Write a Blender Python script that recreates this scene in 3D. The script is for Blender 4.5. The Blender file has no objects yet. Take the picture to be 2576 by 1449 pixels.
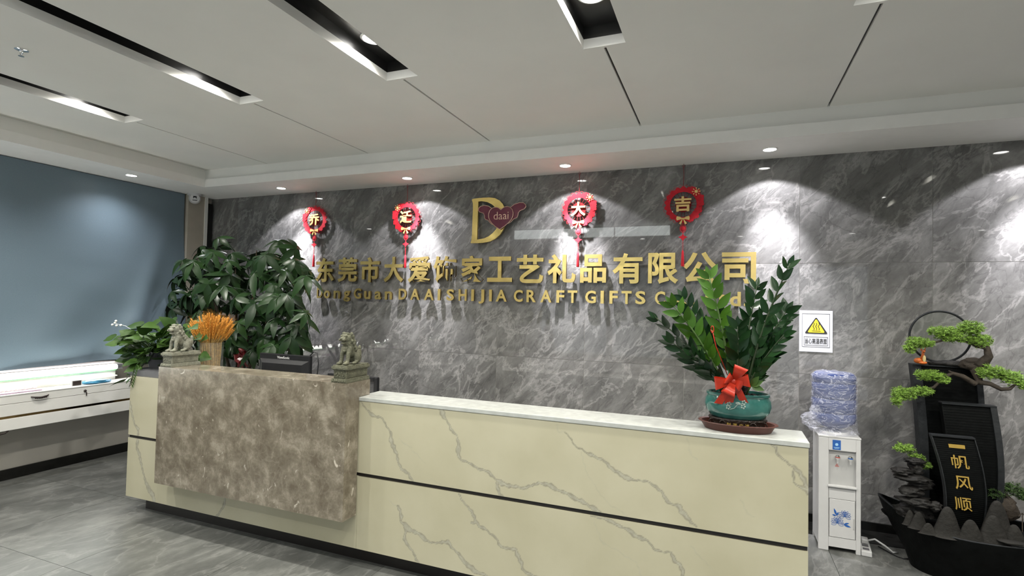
import bpy, bmesh, math, random
import numpy as np
from mathutils import Vector, Matrix, Euler, noise
from mathutils.geometry import tessellate_polygon
PI = math.pi
random.seed(7)
S = bpy.context.scene
C = S.collection
# ------------------------------------------------------------------ camera
def make_camera():
    yaw, pit, rol, f = -0.378508243, 0.0300131676, 0.0209125027, 1339.08
    cy, sy, cp, sp, cr, sr = math.cos(yaw), math.sin(yaw), math.cos(pit), math.sin(pit), math.cos(rol), math.sin(rol)
    fwd = Vector((sy*cp, cy*cp, sp)); r0 = Vector((cy, -sy, 0)); u0 = r0.cross(fwd)
    r = r0*cr + u0*sr; u = u0*cr - r0*sr
    cam = bpy.data.cameras.new('camera'); o = bpy.data.objects.new('camera', cam); C.objects.link(o)
    m = Matrix((( r.x, u.x, -fwd.x, 0), (r.y, u.y, -fwd.y, 0), (r.z, u.z, -fwd.z, 1.5), (0, 0, 0, 1)))
    o.matrix_world = m
    cam.sensor_width = 36; cam.lens = f/2576*36; cam.clip_start = .05; cam.clip_end = 100
    S.camera = o
make_camera()
# ------------------------------------------------------------------ world, exposure
S.view_settings.view_transform = 'Standard'; S.view_settings.look = 'None'
S.view_settings.exposure = 0.3; S.view_settings.gamma = 1; S.view_settings.use_curve_mapping = False
w = bpy.data.worlds.new('world'); S.world = w; w.use_nodes = True
w.node_tree.nodes['Background'].inputs[0].default_value = (.8, .9, 1, 1)
w.node_tree.nodes['Background'].inputs[1].default_value = 0.7
S.cycles.max_bounces = 8; S.cycles.diffuse_bounces = 5; S.cycles.glossy_bounces = 4
S.cycles.transparent_max_bounces = 12; S.cycles.sample_clamp_indirect = 6
S.cycles.use_denoising = True
SLOT_W, SOFFIT_W, GLOW = 64, 34, 22
SLOT_X = [-4.09, -2.92, -1.75, -.565, .61, 1.78, 2.95]
def spot(name, loc, power, angle, blend, col, size=.03, aim=(0, 0, -1)):
    l = bpy.data.lights.new(name, 'SPOT'); l.energy = power; l.spot_size = math.radians(angle); l.spot_blend = blend
    l.color = col; l.shadow_soft_size = size
    o = bpy.data.objects.new(name, l); C.objects.link(o); o.location = loc
    o.rotation_euler = Vector(aim).to_track_quat('-Z', 'Y').to_euler()
    return o
NEUT = (1, .97, .88); COOL = (.95, .93, 1.0)
for x in SLOT_X:
    for y in (2.32, 1.0):
        spot('slot_lamp', (x, y, 2.885), SLOT_W*1.12, 148, .5, NEUT, .04)
for k in range(-1, 6):
    x = -4.142+1.478*k
    if x < -5.3: continue
    spot('soffit_lamp', (x, 4.08, 2.605), SOFFIT_W*.85, 112, .15, COOL, .02, (.05, .10, -1))
    spot('soffit_lamp_core', (x, 4.08, 2.603), SOFFIT_W*7.5, 50, 1.0, COOL, .02, (.07, .235, -1))
for k in range(4):
    spot('rear_soffit_lamp', (-2.72+1.478*k, -.18, 2.605), SOFFIT_W, 130, .5, NEUT, .03)
for y in (3.238, 1.9, .56):
    spot('side_soffit_lamp', (-5.10, y, 2.605), SOFFIT_W*.8, 140, 1.0, (.97, .97, 1), .03)
# ------------------------------------------------------------------ materials
def nt(name):
    m = bpy.data.materials.new(name); m.use_nodes = True
    n = m.node_tree.nodes; return m, n, m.node_tree.links, n['Principled BSDF']
def setp(b, **k):
    for a, v in k.items():
        a = {'base': 'Base Color', 'rough': 'Roughness', 'metal': 'Metallic', 'spec': 'Specular IOR Level', 'trans': 'Transmission Weight', 'ior': 'IOR', 'alpha': 'Alpha',
             'sheen': 'Sheen Weight', 'coat': 'Coat Weight', 'emi': 'Emission Color', 'emis': 'Emission Strength', 'sss': 'Subsurface Weight'}[a]
        if isinstance(v, tuple) and len(v) == 3: v = (*v, 1)
        b.inputs[a].default_value = v
def lin(r, g, b):
    f = lambda c: (c/255/12.92) if c/255 <= .04045 else ((c/255+.055)/1.055)**2.4
    return (f(r), f(g), f(b))
def plain(name, col, rough=.5, var=.12, scale=12, bump=0, bscale=60, **k):
    """solid colour with gentle procedural variation"""
    m, n, l, b = nt(name); setp(b, rough=rough, **k)
    tc = n.new('ShaderNodeTexCoord'); no = n.new('ShaderNodeTexNoise'); no.inputs['Scale'].default_value = scale; no.inputs['Detail'].default_value = 4
    l.new(tc.outputs['Object'], no.inputs['Vector'])
    r = n.new('ShaderNodeValToRGB'); l.new(no.outputs['Fac'], r.inputs['Fac'])
    r.color_ramp.elements[0].position = .3; r.color_ramp.elements[1].position = .7
    r.color_ramp.elements[0].color = (*[c*(1-var) for c in col], 1); r.color_ramp.elements[1].color = (*[min(1, c*(1+var)) for c in col], 1)
    l.new(r.outputs[0], b.inputs['Base Color'])
    if bump:
        nb = n.new('ShaderNodeTexNoise'); nb.inputs['Scale'].default_value = bscale; l.new(tc.outputs['Object'], nb.inputs['Vector'])
        bm = n.new('ShaderNodeBump'); bm.inputs['Strength'].default_value = bump; bm.inputs['Distance'].default_value = .01
        l.new(nb.outputs['Fac'], bm.inputs['Height']); l.new(bm.outputs[0], b.inputs['Normal'])
    return m
def ridge(n, l, vec, scale, detail, dist, lo, hi, seed=0.0):
    """thin bright veins where a noise field crosses its middle"""
    no = n.new('ShaderNodeTexNoise'); no.noise_dimensions = '4D'; no.inputs['Scale'].default_value = scale; no.inputs['Detail'].default_value = detail
    no.inputs['Distortion'].default_value = dist; no.inputs['W'].default_value = seed
    l.new(vec, no.inputs['Vector'])
    s = n.new('ShaderNodeMath'); s.operation = 'SUBTRACT'; l.new(no.outputs['Fac'], s.inputs[0]); s.inputs[1].default_value = .5
    a = n.new('ShaderNodeMath'); a.operation = 'ABSOLUTE'; l.new(s.outputs[0], a.inputs[0])
    mr = n.new('ShaderNodeMapRange'); mr.inputs['From Min'].default_value = lo; mr.inputs['From Max'].default_value = hi
    mr.inputs['To Min'].default_value = 1; mr.inputs['To Max'].default_value = 0; l.new(a.outputs[0], mr.inputs['Value'])
    return mr.outputs[0], no
def rand_vec(n, l, src, rot, scale, random_amount=40):
    tc = n.new('ShaderNodeTexCoord'); oi = n.new('ShaderNodeObjectInfo')
    mu = n.new('ShaderNodeMath'); mu.operation = 'MULTIPLY'; mu.inputs[1].default_value = random_amount; l.new(oi.outputs['Random'], mu.inputs[0])
    ad = n.new('ShaderNodeVectorMath'); l.new(tc.outputs['Object'], ad.inputs[0])
    cx = n.new('ShaderNodeCombineXYZ'); l.new(mu.outputs[0], cx.inputs[0]); l.new(mu.outputs[0], cx.inputs[2])
    l.new(cx.outputs[0], ad.inputs[1])
    mp = n.new('ShaderNodeMapping'); mp.inputs['Rotation'].default_value = rot; l.new(ad.outputs[0], mp.inputs['Vector'])
    m2 = n.new('ShaderNodeMapping'); m2.inputs['Scale'].default_value = scale; l.new(mp.outputs[0], m2.inputs['Vector'])
    return m2.outputs[0]
def mixc(n, l, fac, a, b, k=1.0):
    m = n.new('ShaderNodeMix'); m.data_type = 'RGBA'
    if k != 1.0:
        q = n.new('ShaderNodeMath'); q.operation = 'MULTIPLY'; q.inputs[1].default_value = k; l.new(fac, q.inputs[0]); fac = q.outputs[0]
    l.new(fac, m.inputs[0])
    for s, v in ((6, a), (7, b)):
        if isinstance(v, tuple): m.inputs[s].default_value = (*v, 1)
        else: l.new(v, m.inputs[s])
    return m.outputs[2]
def ramp(n, l, fac, stops):
    r = n.new('ShaderNodeValToRGB'); l.new(fac, r.inputs[0]); e = r.color_ramp.elements
    while len(e) < len(stops): e.new(.5)
    for q, (p, c) in zip(e, stops): q.position = p; q.color = (*c, 1)
    return r.outputs[0]
def marble_wall():
    m, n, l, b = nt('grey_marble_tile'); setp(b, rough=.022, spec=.5)
    v = rand_vec(n, l, 'o', (0, math.radians(48), 0), (1.0, 1, 2.1))
    no = n.new('ShaderNodeTexNoise'); no.inputs['Scale'].default_value = 2.2; no.inputs['Detail'].default_value = 9; no.inputs['Roughness'].default_value = .72; no.inputs['Distortion'].default_value = .35
    l.new(v, no.inputs['Vector'])
    base = ramp(n, l, no.outputs['Fac'], [(.3, (.085, .084, .080)), (.5, (.145, .143, .137)), (.68, (.24, .237, .228))])
    f1, n1 = ridge(n, l, v, 1.5, 7, .7, .0, .024, 3.1); n1.inputs['Roughness'].default_value = .62
    f2, n2 = ridge(n, l, v, 4.2, 8, .5, .0, .03, 9.2)
    msk = n.new('ShaderNodeTexNoise'); msk.inputs['Scale'].default_value = 2.6; l.new(v, msk.inputs['Vector'])
    mr = n.new('ShaderNodeMapRange'); mr.inputs['From Min'].default_value = .45; mr.inputs['From Max'].default_value = .62; l.new(msk.outputs['Fac'], mr.inputs['Value'])
    q = n.new('ShaderNodeMath'); q.operation = 'MULTIPLY'; l.new(f2, q.inputs[0]); l.new(mr.outputs[0], q.inputs[1])
    c1 = mixc(n, l, f1, base, (.38, .37, .355), .42)
    c2 = mixc(n, l, q.outputs[0], c1, (.36, .355, .34), .42)
    f3, n3 = ridge(n, l, v, 2.4, 6, 1.6, .0, .018, 21.0)
    c3 = mixc(n, l, f3, c2, (.06, .059, .057), .4)
    l.new(c3, b.inputs['Base Color']); return m
def marble_floor():
    m, n, l, b = nt('grey_floor_tile'); setp(b, rough=.28, spec=.45)
    v = rand_vec(n, l, 'o', (0, 0, math.radians(8)), (2.2, 1.0, 1))
    no = n.new('ShaderNodeTexNoise'); no.inputs['Scale'].default_value = 2.6; no.inputs['Detail'].default_value = 10; no.inputs['Roughness'].default_value = .72; no.inputs['Distortion'].default_value = .15
    l.new(v, no.inputs['Vector'])
    c = ramp(n, l, no.outputs['Fac'], [(.3, (.065, .068, .064)), (.5, (.11, .113, .107)), (.68, (.19, .193, .182))])
    f, _ = ridge(n, l, v, 2.2, 7, .9, 0, .02, 4); c = mixc(n, l, f, c, (.30, .30, .285), .3)
    l.new(c, b.inputs['Base Color']); return m
def marble_taupe():
    m, n, l, b = nt('taupe_marble'); setp(b, rough=.16, spec=.5)
    tc = n.new('ShaderNodeTexCoord'); v = tc.outputs['Object']
    no = n.new('ShaderNodeTexNoise'); no.inputs['Scale'].default_value = 9; no.inputs['Detail'].default_value = 9; no.inputs['Roughness'].default_value = .7; no.inputs['Distortion'].default_value = .2
    l.new(v, no.inputs['Vector'])
    c = ramp(n, l, no.outputs['Fac'], [(.37, (.145, .121, .088)), (.47, (.19, .163, .122)), (.52, (.22, .190, .144)), (.66, (.37, .33, .262))])
    f, _ = ridge(n, l, v, 7, 5, 1.5, 0, .03, 2); c = mixc(n, l, f, c, (.46, .41, .34), .16)
    vo = n.new('ShaderNodeTexNoise'); vo.inputs['Scale'].default_value = 17; vo.inputs['Detail'].default_value = 3; vo.inputs['Distortion'].default_value = 1.5
    mp = n.new('ShaderNodeMapping'); mp.inputs['Scale'].default_value = (1, 1, .6); mp.inputs['Rotation'].default_value = (0, .4, 0); l.new(v, mp.inputs[0]); l.new(mp.outputs[0], vo.inputs['Vector'])
    r2 = ramp(n, l, vo.outputs['Fac'], [(.66, (0, 0, 0)), (.75, (1, 1, 1))])
    bw = n.new('ShaderNodeRGBToBW'); l.new(r2, bw.inputs[0])
    c = mixc(n, l, bw.outputs[0], c, (.72, .66, .56), .8)
    l.new(c, b.inputs['Base Color']); return m
def marble_cream():
    m, n, l, b = nt('cream_stone'); setp(b, rough=.13, spec=.5)
    tc = n.new('ShaderNodeTexCoord'); no = n.new('ShaderNodeTexNoise'); no.inputs['Scale'].default_value = 3; no.inputs['Detail'].default_value = 5; l.new(tc.outputs['Object'], no.inputs['Vector'])
    base = ramp(n, l, no.outputs['Fac'], [(.3, (.465, .435, .305)), (.7, (.535, .505, .37))])
    a = n.new('ShaderNodeVertexColor'); a.layer_name = 'vein'
    sp = n.new('ShaderNodeSeparateColor'); l.new(a.outputs[0], sp.inputs[0])
    n2 = n.new('ShaderNodeTexNoise'); n2.inputs['Scale'].default_value = 40; l.new(tc.outputs['Object'], n2.inputs['Vector'])
    fillc = ramp(n, l, n2.outputs['Fac'], [(.35, (.36, .345, .27)), (.65, (.46, .44, .35))])
    c = mixc(n, l, sp.outputs[0], base, fillc); c = mixc(n, l, sp.outputs[1], c, (.19, .175, .13), .8)
    l.new(c, b.inputs['Base Color']); return m
M = {}
M['wall_tile'] = marble_wall(); M['floor_tile'] = marble_floor(); M['taupe'] = marble_taupe(); M['cream'] = marble_cream()
M['grout'] = plain('pale_grout', lin(176, 174, 168), .7)
M['floor_grout'] = plain('floor_grout', lin(95, 95, 90), .8)
M['paint'] = plain('ceiling_paint', (.76, .755, .72), .85, .02, 3)
M['paint_grey'] = plain('wall_paint', (.40, .38, .34), .8, .04, 3)
M['white_paint'] = plain('white_paint', (.82, .81, .78), .6, .02)
M['pilaster'] = plain('beige_paint', (.42, .385, .32), .6, .04)
M['black'] = plain('black_lining', (.006, .006, .006), .35, .2)
M['black_marble'] = plain('black_marble', (.008, .008, .007), .15, .5, 14)
M['white_stone'] = plain('white_quartz_top', (.47, .485, .46), .2, .10, 22)
M['black_metal'] = plain('black_metal_strip', (.012, .01, .009), .35)
M['dark_lam'] = plain('dark_grey_laminate', (.10, .10, .11), .5)
def emit(name, col, s):
    m, n, l, b = nt(name); setp(b, base=(.9, .9, .9), emi=col, emis=s); return m
M['lamp'] = emit('lamp_glow', (1, .98, .93), GLOW); M['led'] = emit('led_tube_glow', (1, 1, .94), 14); M['strip'] = emit('linear_light_glow', (.93, 1, .97), 4.5)
M['rim'] = plain('lamp_rim', (.8, .8, .78), .3)
def gold():
    m, n, l, b = nt('brushed_gold'); setp(b, base=(.88, .67, .24), rough=.25, metal=.86)
    tc = n.new('ShaderNodeTexCoord'); no = n.new('ShaderNodeTexNoise'); no.inputs['Scale'].default_value = 5; no.inputs['Detail'].default_value = 2; l.new(tc.outputs['Object'], no.inputs[0])
    bm = n.new('ShaderNodeBump'); bm.inputs['Strength'].default_value = .35; bm.inputs['Distance'].default_value = .025; l.new(no.outputs['Fac'], bm.inputs['Height']); l.new(bm.outputs[0], b.inputs['Normal'])
    return m
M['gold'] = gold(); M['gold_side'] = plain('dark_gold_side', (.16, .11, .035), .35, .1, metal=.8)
M['gold_paper'] = plain('gold_paper', (.78, .55, .20), .45, .08)
M['gold_paint'] = plain('gold_paint', (.38, .25, .05), .5, .1)
M['red_felt'] = plain('red_felt', (.50, .006, .018), .8, .15, 60)
M['red_dark'] = plain('dark_red_felt', (.19, .003, .006), .85, .2)
M['burgundy'] = plain('burgundy_enamel', (.135, .010, .035), .2, .05)
M['rose_gold'] = plain('rose_gold_edge', (.72, .47, .36), .3, .05, metal=.7)
def leafmat(name, c1, c2, rough=.32):
    m, n, l, b = nt(name); setp(b, rough=rough, spec=.3)
    oi = n.new('ShaderNodeObjectInfo'); tc = n.new('ShaderNodeTexCoord'); no = n.new('ShaderNodeTexNoise'); no.inputs['Scale'].default_value = 9; l.new(tc.outputs['Object'], no.inputs[0])
    a = n.new('ShaderNodeMath'); a.operation = 'MULTIPLY_ADD'; a.inputs[1].default_value = .6; l.new(oi.outputs['Random'], a.inputs[0]); 
    a2 = n.new('ShaderNodeMath'); a2.operation = 'MULTIPLY'; a2.inputs[1].default_value = .6; l.new(no.outputs['Fac'], a2.inputs[0]); l.new(a2.outputs[0], a.inputs[2])
    l.new(mixc(n, l, a.outputs[0], c1, c2), b.inputs['Base Color'])
    return m
M['leaf_dark'] = leafmat('money_tree_leaf', (.005, .017, .005), (.018, .046, .012))
M['leaf_mid'] = leafmat('vine_leaf', (.012, .036, .007), (.055, .115, .02), .4)
M['leaf_zz'] = leafmat('zz_leaf', (.004, .016, .006), (.013, .040, .012), .25)
M['leaf_new'] = leafmat('fresh_zz_leaf', (.02, .065, .006), (.055, .14, .012), .35)
M['stem'] = plain('green_stem', (.05, .10, .02), .5); M['stem_dark'] = plain('dark_stem', (.015, .03, .008), .5)
M['cane'] = plain('brown_cane', (.07, .05, .03), .8, .3, 30, .5)
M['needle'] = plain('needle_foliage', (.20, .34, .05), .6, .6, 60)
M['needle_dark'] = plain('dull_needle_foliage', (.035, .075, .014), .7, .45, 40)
M['bark'] = plain('bonsai_bark', (.035, .026, .018), .8, .4, 25, .8, 40)
M['wheat'] = plain('wheat_ear', (.50, .215, .025), .7, .3, 50); M['straw'] = plain('wheat_straw', (.46, .30, .10), .6, .35, 60)
M['stone'] = plain('carved_stone', (.115, .115, .075), .7, .25, 40, .6, 150)
M['stone_light'] = plain('pale_carved_stone', (.22, .22, .17), .7, .25, 40, .6, 150)
def glaze():
    m, n, l, b = nt('turquoise_glaze'); setp(b, rough=.12, spec=.6, coat=.5)
    tc = n.new('ShaderNodeTexCoord'); no = n.new('ShaderNodeTexNoise'); no.inputs['Scale'].default_value = 14; no.inputs['Detail'].default_value = 5; l.new(tc.outputs['Object'], no.inputs[0])
    l.new(ramp(n, l, no.outputs['Fac'], [(.3, (.018, .085, .075)), (.7, (.045, .175, .15))]), b.inputs['Base Color'])
    bm = n.new('ShaderNodeBump'); bm.inputs['Strength'].default_value = .3; bm.inputs['Distance'].default_value = .01; l.new(no.outputs['Fac'], bm.inputs['Height']); l.new(bm.outputs[0], b.inputs['Normal'])
    return m
M['glaze'] = glaze(); M['relief'] = plain('pale_relief', (.30, .38, .34), .35)
M['dark_wood'] = plain('dark_carved_wood', (.022, .014, .010), .35, .3, 30, .6, 80)
M['brown_plastic'] = plain('brown_plastic', (.085, .022, .014), .4, .1)
M['soil'] = plain('dark_soil', (.012, .008, .006), .9, .5, 60, 1, 60)
M['ribbon'] = plain('red_ribbon', (.45, .03, .012), .28, .2, 20); M['ribbon_dark'] = plain('dark_red_ribbon', (.16, .01, .012), .3, .3, 30)
M['white_plastic'] = plain('white_plastic', (.58, .58, .58), .35, .03); M['grey_plastic'] = plain('grey_recess_plastic', (.46, .46, .455), .35, .03)
M['blue_print'] = plain('blue_print', (.02, .11, .40), .5); M['sky_print'] = plain('pale_blue_print', (.35, .6, .85), .5)
M['chrome'] = plain('chrome', (.8, .8, .8), .12, .03, metal=1); M['red_mark'] = plain('red_mark', (.5, .12, .1), .5)
M['black_plastic'] = plain('black_plastic', (.008, .0085, .010), .5, .1, spec=.3); M['grey_print'] = plain('grey_print', (.5, .5, .5), .5)
M['mesh_fabric'] = plain('grey_mesh_fabric', (.045, .045, .047), .9, .2, 80)
M['paper'] = plain('white_paper', (.62, .63, .68), .6, .02); M['ink'] = plain('black_ink', (.02, .02, .022), .6); M['yellow'] = plain('yellow_print', (.75, .60, .03), .6)
M['fount'] = plain('fountain_black_resin', (.0035, .004, .004), .5, .3, 20, .15, 60, spec=.08); M['fount_grey'] = plain('fountain_grey_edge', (.020, .022, .024), .45, .2, 30, .2, 60, spec=.2)
M['rock'] = plain('fountain_rock', (.016, .015, .014), .6, .5, 14, 1, 30, spec=.25); M['hill'] = plain('fountain_hill', (.020, .019, .017), .7, .3, 12, .4, 50, spec=.2)
M['deer'] = plain('orange_glazed_figure', (.55, .13, .02), .3, .3, 60); M['cream_belly'] = plain('pale_yellow', (.7, .55, .25), .5)
M['mirror_gold'] = plain('mirrored_gold_strip', (.30, .20, .08), .08, .03, metal=1)
M['green_glass'] = plain('green_glass_edge', (.10, .30, .12), .1, .1)
M['pinkish'] = plain('pinkish_sill', (.55, .50, .50), .5, .05)
M['iron'] = plain('dark_iron', (.03, .02, .018), .45)
M['blue_plastic'] = plain('blue_packet', (.05, .25, .42), .25, .3, 30); M['bead'] = plain('white_bead', (.9, .9, .85), .3)
def glassm(name, col, rough, mixt, trans_col=(1, 1, 1), bump=0):
    m, n, l, b = nt(name); setp(b, base=col, rough=rough)
    t = n.new('ShaderNodeBsdfTransparent'); t.inputs[0].default_value = (*trans_col, 1)
    mx = n.new('ShaderNodeMixShader'); mx.inputs[0].default_value = mixt
    l.new(t.outputs[0], mx.inputs[1]); l.new(b.outputs[0], mx.inputs[2]); l.new(mx.outputs[0], n['Material Output'].inputs[0])
    if bump:
        tc = n.new('ShaderNodeTexCoord'); mp = n.new('ShaderNodeMapping'); mp.inputs['Rotation'].default_value = (.3, .6, 0); mp.inputs['Scale'].default_value = (1, 1, 2.6); l.new(tc.outputs['Object'], mp.inputs[0])
        no = n.new('ShaderNodeTexNoise'); no.inputs['Scale'].default_value = 7; no.inputs['Detail'].default_value = 5; no.inputs['Distortion'].default_value = 2.5; l.new(mp.outputs[0], no.inputs[0])
        bm = n.new('ShaderNodeBump'); bm.inputs['Strength'].default_value = bump; bm.inputs['Distance'].default_value = .03; l.new(no.outputs['Fac'], bm.inputs['Height']); l.new(bm.outputs[0], b.inputs['Normal'])
        s = n.new('ShaderNodeMath'); s.operation = 'SUBTRACT'; s.inputs[1].default_value = .5; l.new(no.outputs['Fac'], s.inputs[0])
        a = n.new('ShaderNodeMath'); a.operation = 'ABSOLUTE'; l.new(s.outputs[0], a.inputs[0])
        mr = n.new('ShaderNodeMapRange'); mr.inputs['From Min'].default_value = 0; mr.inputs['From Max'].default_value = .03; mr.inputs['To Min'].default_value = .55; mr.inputs['To Max'].default_value = mixt; l.new(a.outputs[0], mr.inputs['Value']); l.new(mr.outputs[0], mx.inputs[0])
    return m
M['clear'] = glassm('clear_glass', (.9, .92, .9), .05, .05)
M['wrap'] = glassm('crumpled_clear_wrap', (.75, .77, .88), .15, .17, bump=.7)
M['bottle'] = glassm('blue_water_bottle', (.055, .085, .24), .12, .82, (.5, .6, .95))
M['disc'] = glassm('smoked_disc', (.2, .22, .2), .1, .15)
def blindm():
    m, n, l, b = nt('blue_grey_blind_cloth'); setp(b, rough=.42, spec=.35, base=(.085, .145, .19))
    tc = n.new('ShaderNodeTexCoord'); wv = n.new('ShaderNodeTexNoise'); wv.inputs['Scale'].default_value = 220; l.new(tc.outputs['Object'], wv.inputs[0])
    l.new(ramp(n, l, wv.outputs['Fac'], [(.3, (.145, .198, .240)), (.7, (.162, .220, .265))]), b.inputs['Base Color'])
    return m
M['blind'] = blindm()
# ------------------------------------------------------------------ geometry helpers
class MB:
    def __init__(s): s.v = []; s.f = []; s.o = Vector((0, 0, 0))
    def add(s, vs, fs):
        k = len(s.v); s.v += [tuple(v) for v in vs]; s.f += [tuple(i+k for i in f) for f in fs]; return s
    def box(s, x0, x1, y0, y1, z0, z1, bev=0):
        if bev:
            bm = bmesh.new(); bmesh.ops.create_cube(bm, size=1)
            for v in bm.verts: v.co = Vector(((x0+x1)/2+v.co.x*(x1-x0), (y0+y1)/2+v.co.y*(y1-y0), (z0+z1)/2+v.co.z*(z1-z0)))
            bmesh.ops.bevel(bm, geom=bm.edges[:], offset=bev, segments=2, affect='EDGES', profile=.5)
            return s.bm(bm)
        return s.add([(x0, y0, z0), (x1, y0, z0), (x1, y1, z0), (x0, y1, z0), (x0, y0, z1), (x1, y0, z1), (x1, y1, z1), (x0, y1, z1)],
                     [(0, 3, 2, 1), (4, 5, 6, 7), (0, 1, 5, 4), (1, 2, 6, 5), (2, 3, 7, 6), (3, 0, 4, 7)])
    def bm(s, bm):
        bm.verts.ensure_lookup_table()
        for i, v in enumerate(bm.verts): v.index = i
        s.add([v.co[:] for v in bm.verts], [[v.index for v in f.verts] for f in bm.faces]); bm.free(); return s
    def ell(s, c, r, seg=12, rings=8, rot=None):
        vs = []; fs = []
        for i in range(rings+1):
            t = PI*i/rings
            for j in range(seg):
                p = 2*PI*j/seg; q = Vector((r[0]*math.sin(t)*math.cos(p), r[1]*math.sin(t)*math.sin(p), r[2]*math.cos(t)))
                if rot: q = rot @ q
                vs.append(q+Vector(c))
        for i in range(rings):
            for j in range(seg):
                a, b = i*seg+j, i*seg+(j+1) % seg; fs.append((a, a+seg, b+seg, b))
        return s.add(vs, fs)
    def lathe(s, prof, c=(0, 0, 0), seg=32, sx=1, sy=1, cap=True):
        vs = []; fs = []
        for r, z in prof:
            for j in range(seg):
                a = 2*PI*j/seg; vs.append((c[0]+r*sx*math.cos(a), c[1]+r*sy*math.sin(a), c[2]+z))
        n = len(prof)
        for i in range(n-1):
            for j in range(seg):
                a, b = i*seg+j, i*seg+(j+1) % seg; fs.append((a, b, b+seg, a+seg))
        if cap: fs.append(tuple(range(seg-1, -1, -1))); fs.append(tuple((n-1)*seg+j for j in range(seg)))
        return s.add(vs, fs)
    def tube(s, pts, rad, seg=6, cap=True, flat=1.0):
        pts = [Vector(p) for p in pts]; n = len(pts)
        if not hasattr(rad, '__len__'): rad = [rad]*n
        vs = []; fs = []; up = None
        for i in range(n):
            t = (pts[min(i+1, n-1)]-pts[max(i-1, 0)]); t = t.normalized() if t.length > 1e-9 else Vector((0, 0, 1))
            if up is None: up = t.orthogonal().normalized()
            up = (up - t*up.dot(t)); up = up.normalized() if up.length > 1e-6 else t.orthogonal().normalized()
            w = t.cross(up)
            for j in range(seg):
                a = 2*PI*j/seg; vs.append(pts[i]+(up*math.cos(a)*flat+w*math.sin(a))*rad[i])
        for i in range(n-1):
            for j in range(seg):
                a, b = i*seg+j, i*seg+(j+1) % seg; fs.append((a, b, b+seg, a+seg))
        if cap: fs.append(tuple(range(seg-1, -1, -1))); fs.append(tuple((n-1)*seg+j for j in range(seg)))
        return s.add(vs, fs)
    def prism(s, loops, y0, y1):
        """loops of (x, z) (first the outline, then holes) extruded from y0 (front) to y1"""
        L = [[Vector((p[0], p[1], 0)) for p in lp] for lp in loops]
        tri = tessellate_polygon(L); fl = [p for lp in L for p in lp]; n = len(fl)
        vs = [(p.x, y0, p.y) for p in fl]+[(p.x, y1, p.y) for p in fl]
        fs = [tuple(t) for t in tri]+[tuple(i+n for i in reversed(t)) for t in tri]
        k = 0
        for lp in L:
            m = len(lp)
            for i in range(m):
                a, b = k+i, k+(i+1) % m; fs.append((a, b, b+n, a+n))
            k += m
        return s.add(vs, fs)
    def prism_z(s, loop, z0, z1):
        n = len(loop)
        tri = tessellate_polygon([[Vector((p[0], p[1], 0)) for p in loop]])
        s.add([(p[0], p[1], z0) for p in loop]+[(p[0], p[1], z1) for p in loop],
              [tuple(t) for t in tri]+[tuple(i+n for i in reversed(t)) for t in tri]+[(i, (i+1) % n, (i+1) % n+n, i+n) for i in range(n)])
        return s
    def rock(s, c, r, seed=0, amp=.35, freq=6, sub=3, layer=0):
        bm = bmesh.new(); bmesh.ops.create_icosphere(bm, subdivisions=sub, radius=1)
        for v in bm.verts:
            d = v.co.normalized(); k = 1+amp*noise.noise(d*freq*.4+Vector((seed*3.1, seed, 0)))+amp*.5*noise.noise(d*freq+Vector((seed, 0, 7)))
            if layer: k *= 1+.22*math.sin(d.z*layer+noise.noise(d*2)*3)
            v.co = Vector((d.x*r[0]*k, d.y*r[1]*k, d.z*r[2]*(1+amp*.4*noise.noise(d*3))))+Vector(c)
        return s.bm(bm)
def wloc(o):
    v = Vector((0, 0, 0))
    while o is not None: v += Vector(o.location); o = o.parent
    return v
def link_mesh(name, me, mat, parent=None):
    o = bpy.data.objects.new(name, me); C.objects.link(o)
    if parent is not None: o.parent = parent
    return o
def obj(name, mb, mat, parent=None, smooth=False, local=False, loc=None, label=None):
    """one mesh object; coordinates are world ones unless local"""
    off = Vector((0, 0, 0))
    if not local:
        off = wloc(parent) if parent is not None else Vector((0, 0, 0))
        if loc is not None: off = Vector(loc)
    me = bpy.data.meshes.new(name)
    vs = [(a-off.x, b-off.y, c-off.z) for a, b, c in mb.v] if off.length else mb.v
    me.from_pydata(vs, [], mb.f)
    bm = bmesh.new(); bm.from_mesh(me); bmesh.ops.recalc_face_normals(bm, faces=bm.faces[:]); bm.to_mesh(me); bm.free()
    for mt in (mat if isinstance(mat, (list, tuple)) else [mat]): me.materials.append(mt)
    if smooth:
        me.polygons.foreach_set('use_smooth', [True]*len(me.polygons))
        if smooth != 2: me.set_sharp_from_angle(angle=math.radians(40))
    me.update()
    o = link_mesh(name, me, None, parent)
    if loc is not None and parent is None: o.location = loc
    if label: o['label'] = label
    return o
def thing(name, label, cat, loc=(0, 0, 0), group=None, rz=0):
    o = bpy.data.objects.new(name, None); C.objects.link(o); o.location = loc; o.rotation_euler = (0, 0, rz); o.empty_display_size = .05
    o['label'] = label; o['category'] = cat
    if group: o['group'] = group
    return o
def tag(o, label, cat, group=None):
    o['label'] = label; o['category'] = cat
    if group: o['group'] = group
    return o
def struct(o): o['kind'] = 'structure'; return o
def stuff(o): o['kind'] = 'stuff'; return o
def copy_tree(o, parent=None):
    c = o.copy(); C.objects.link(c); c.parent = parent
    for ch in [q for q in S.objects if q.parent == o and q != c]: copy_tree(ch, c)
    return c
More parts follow.
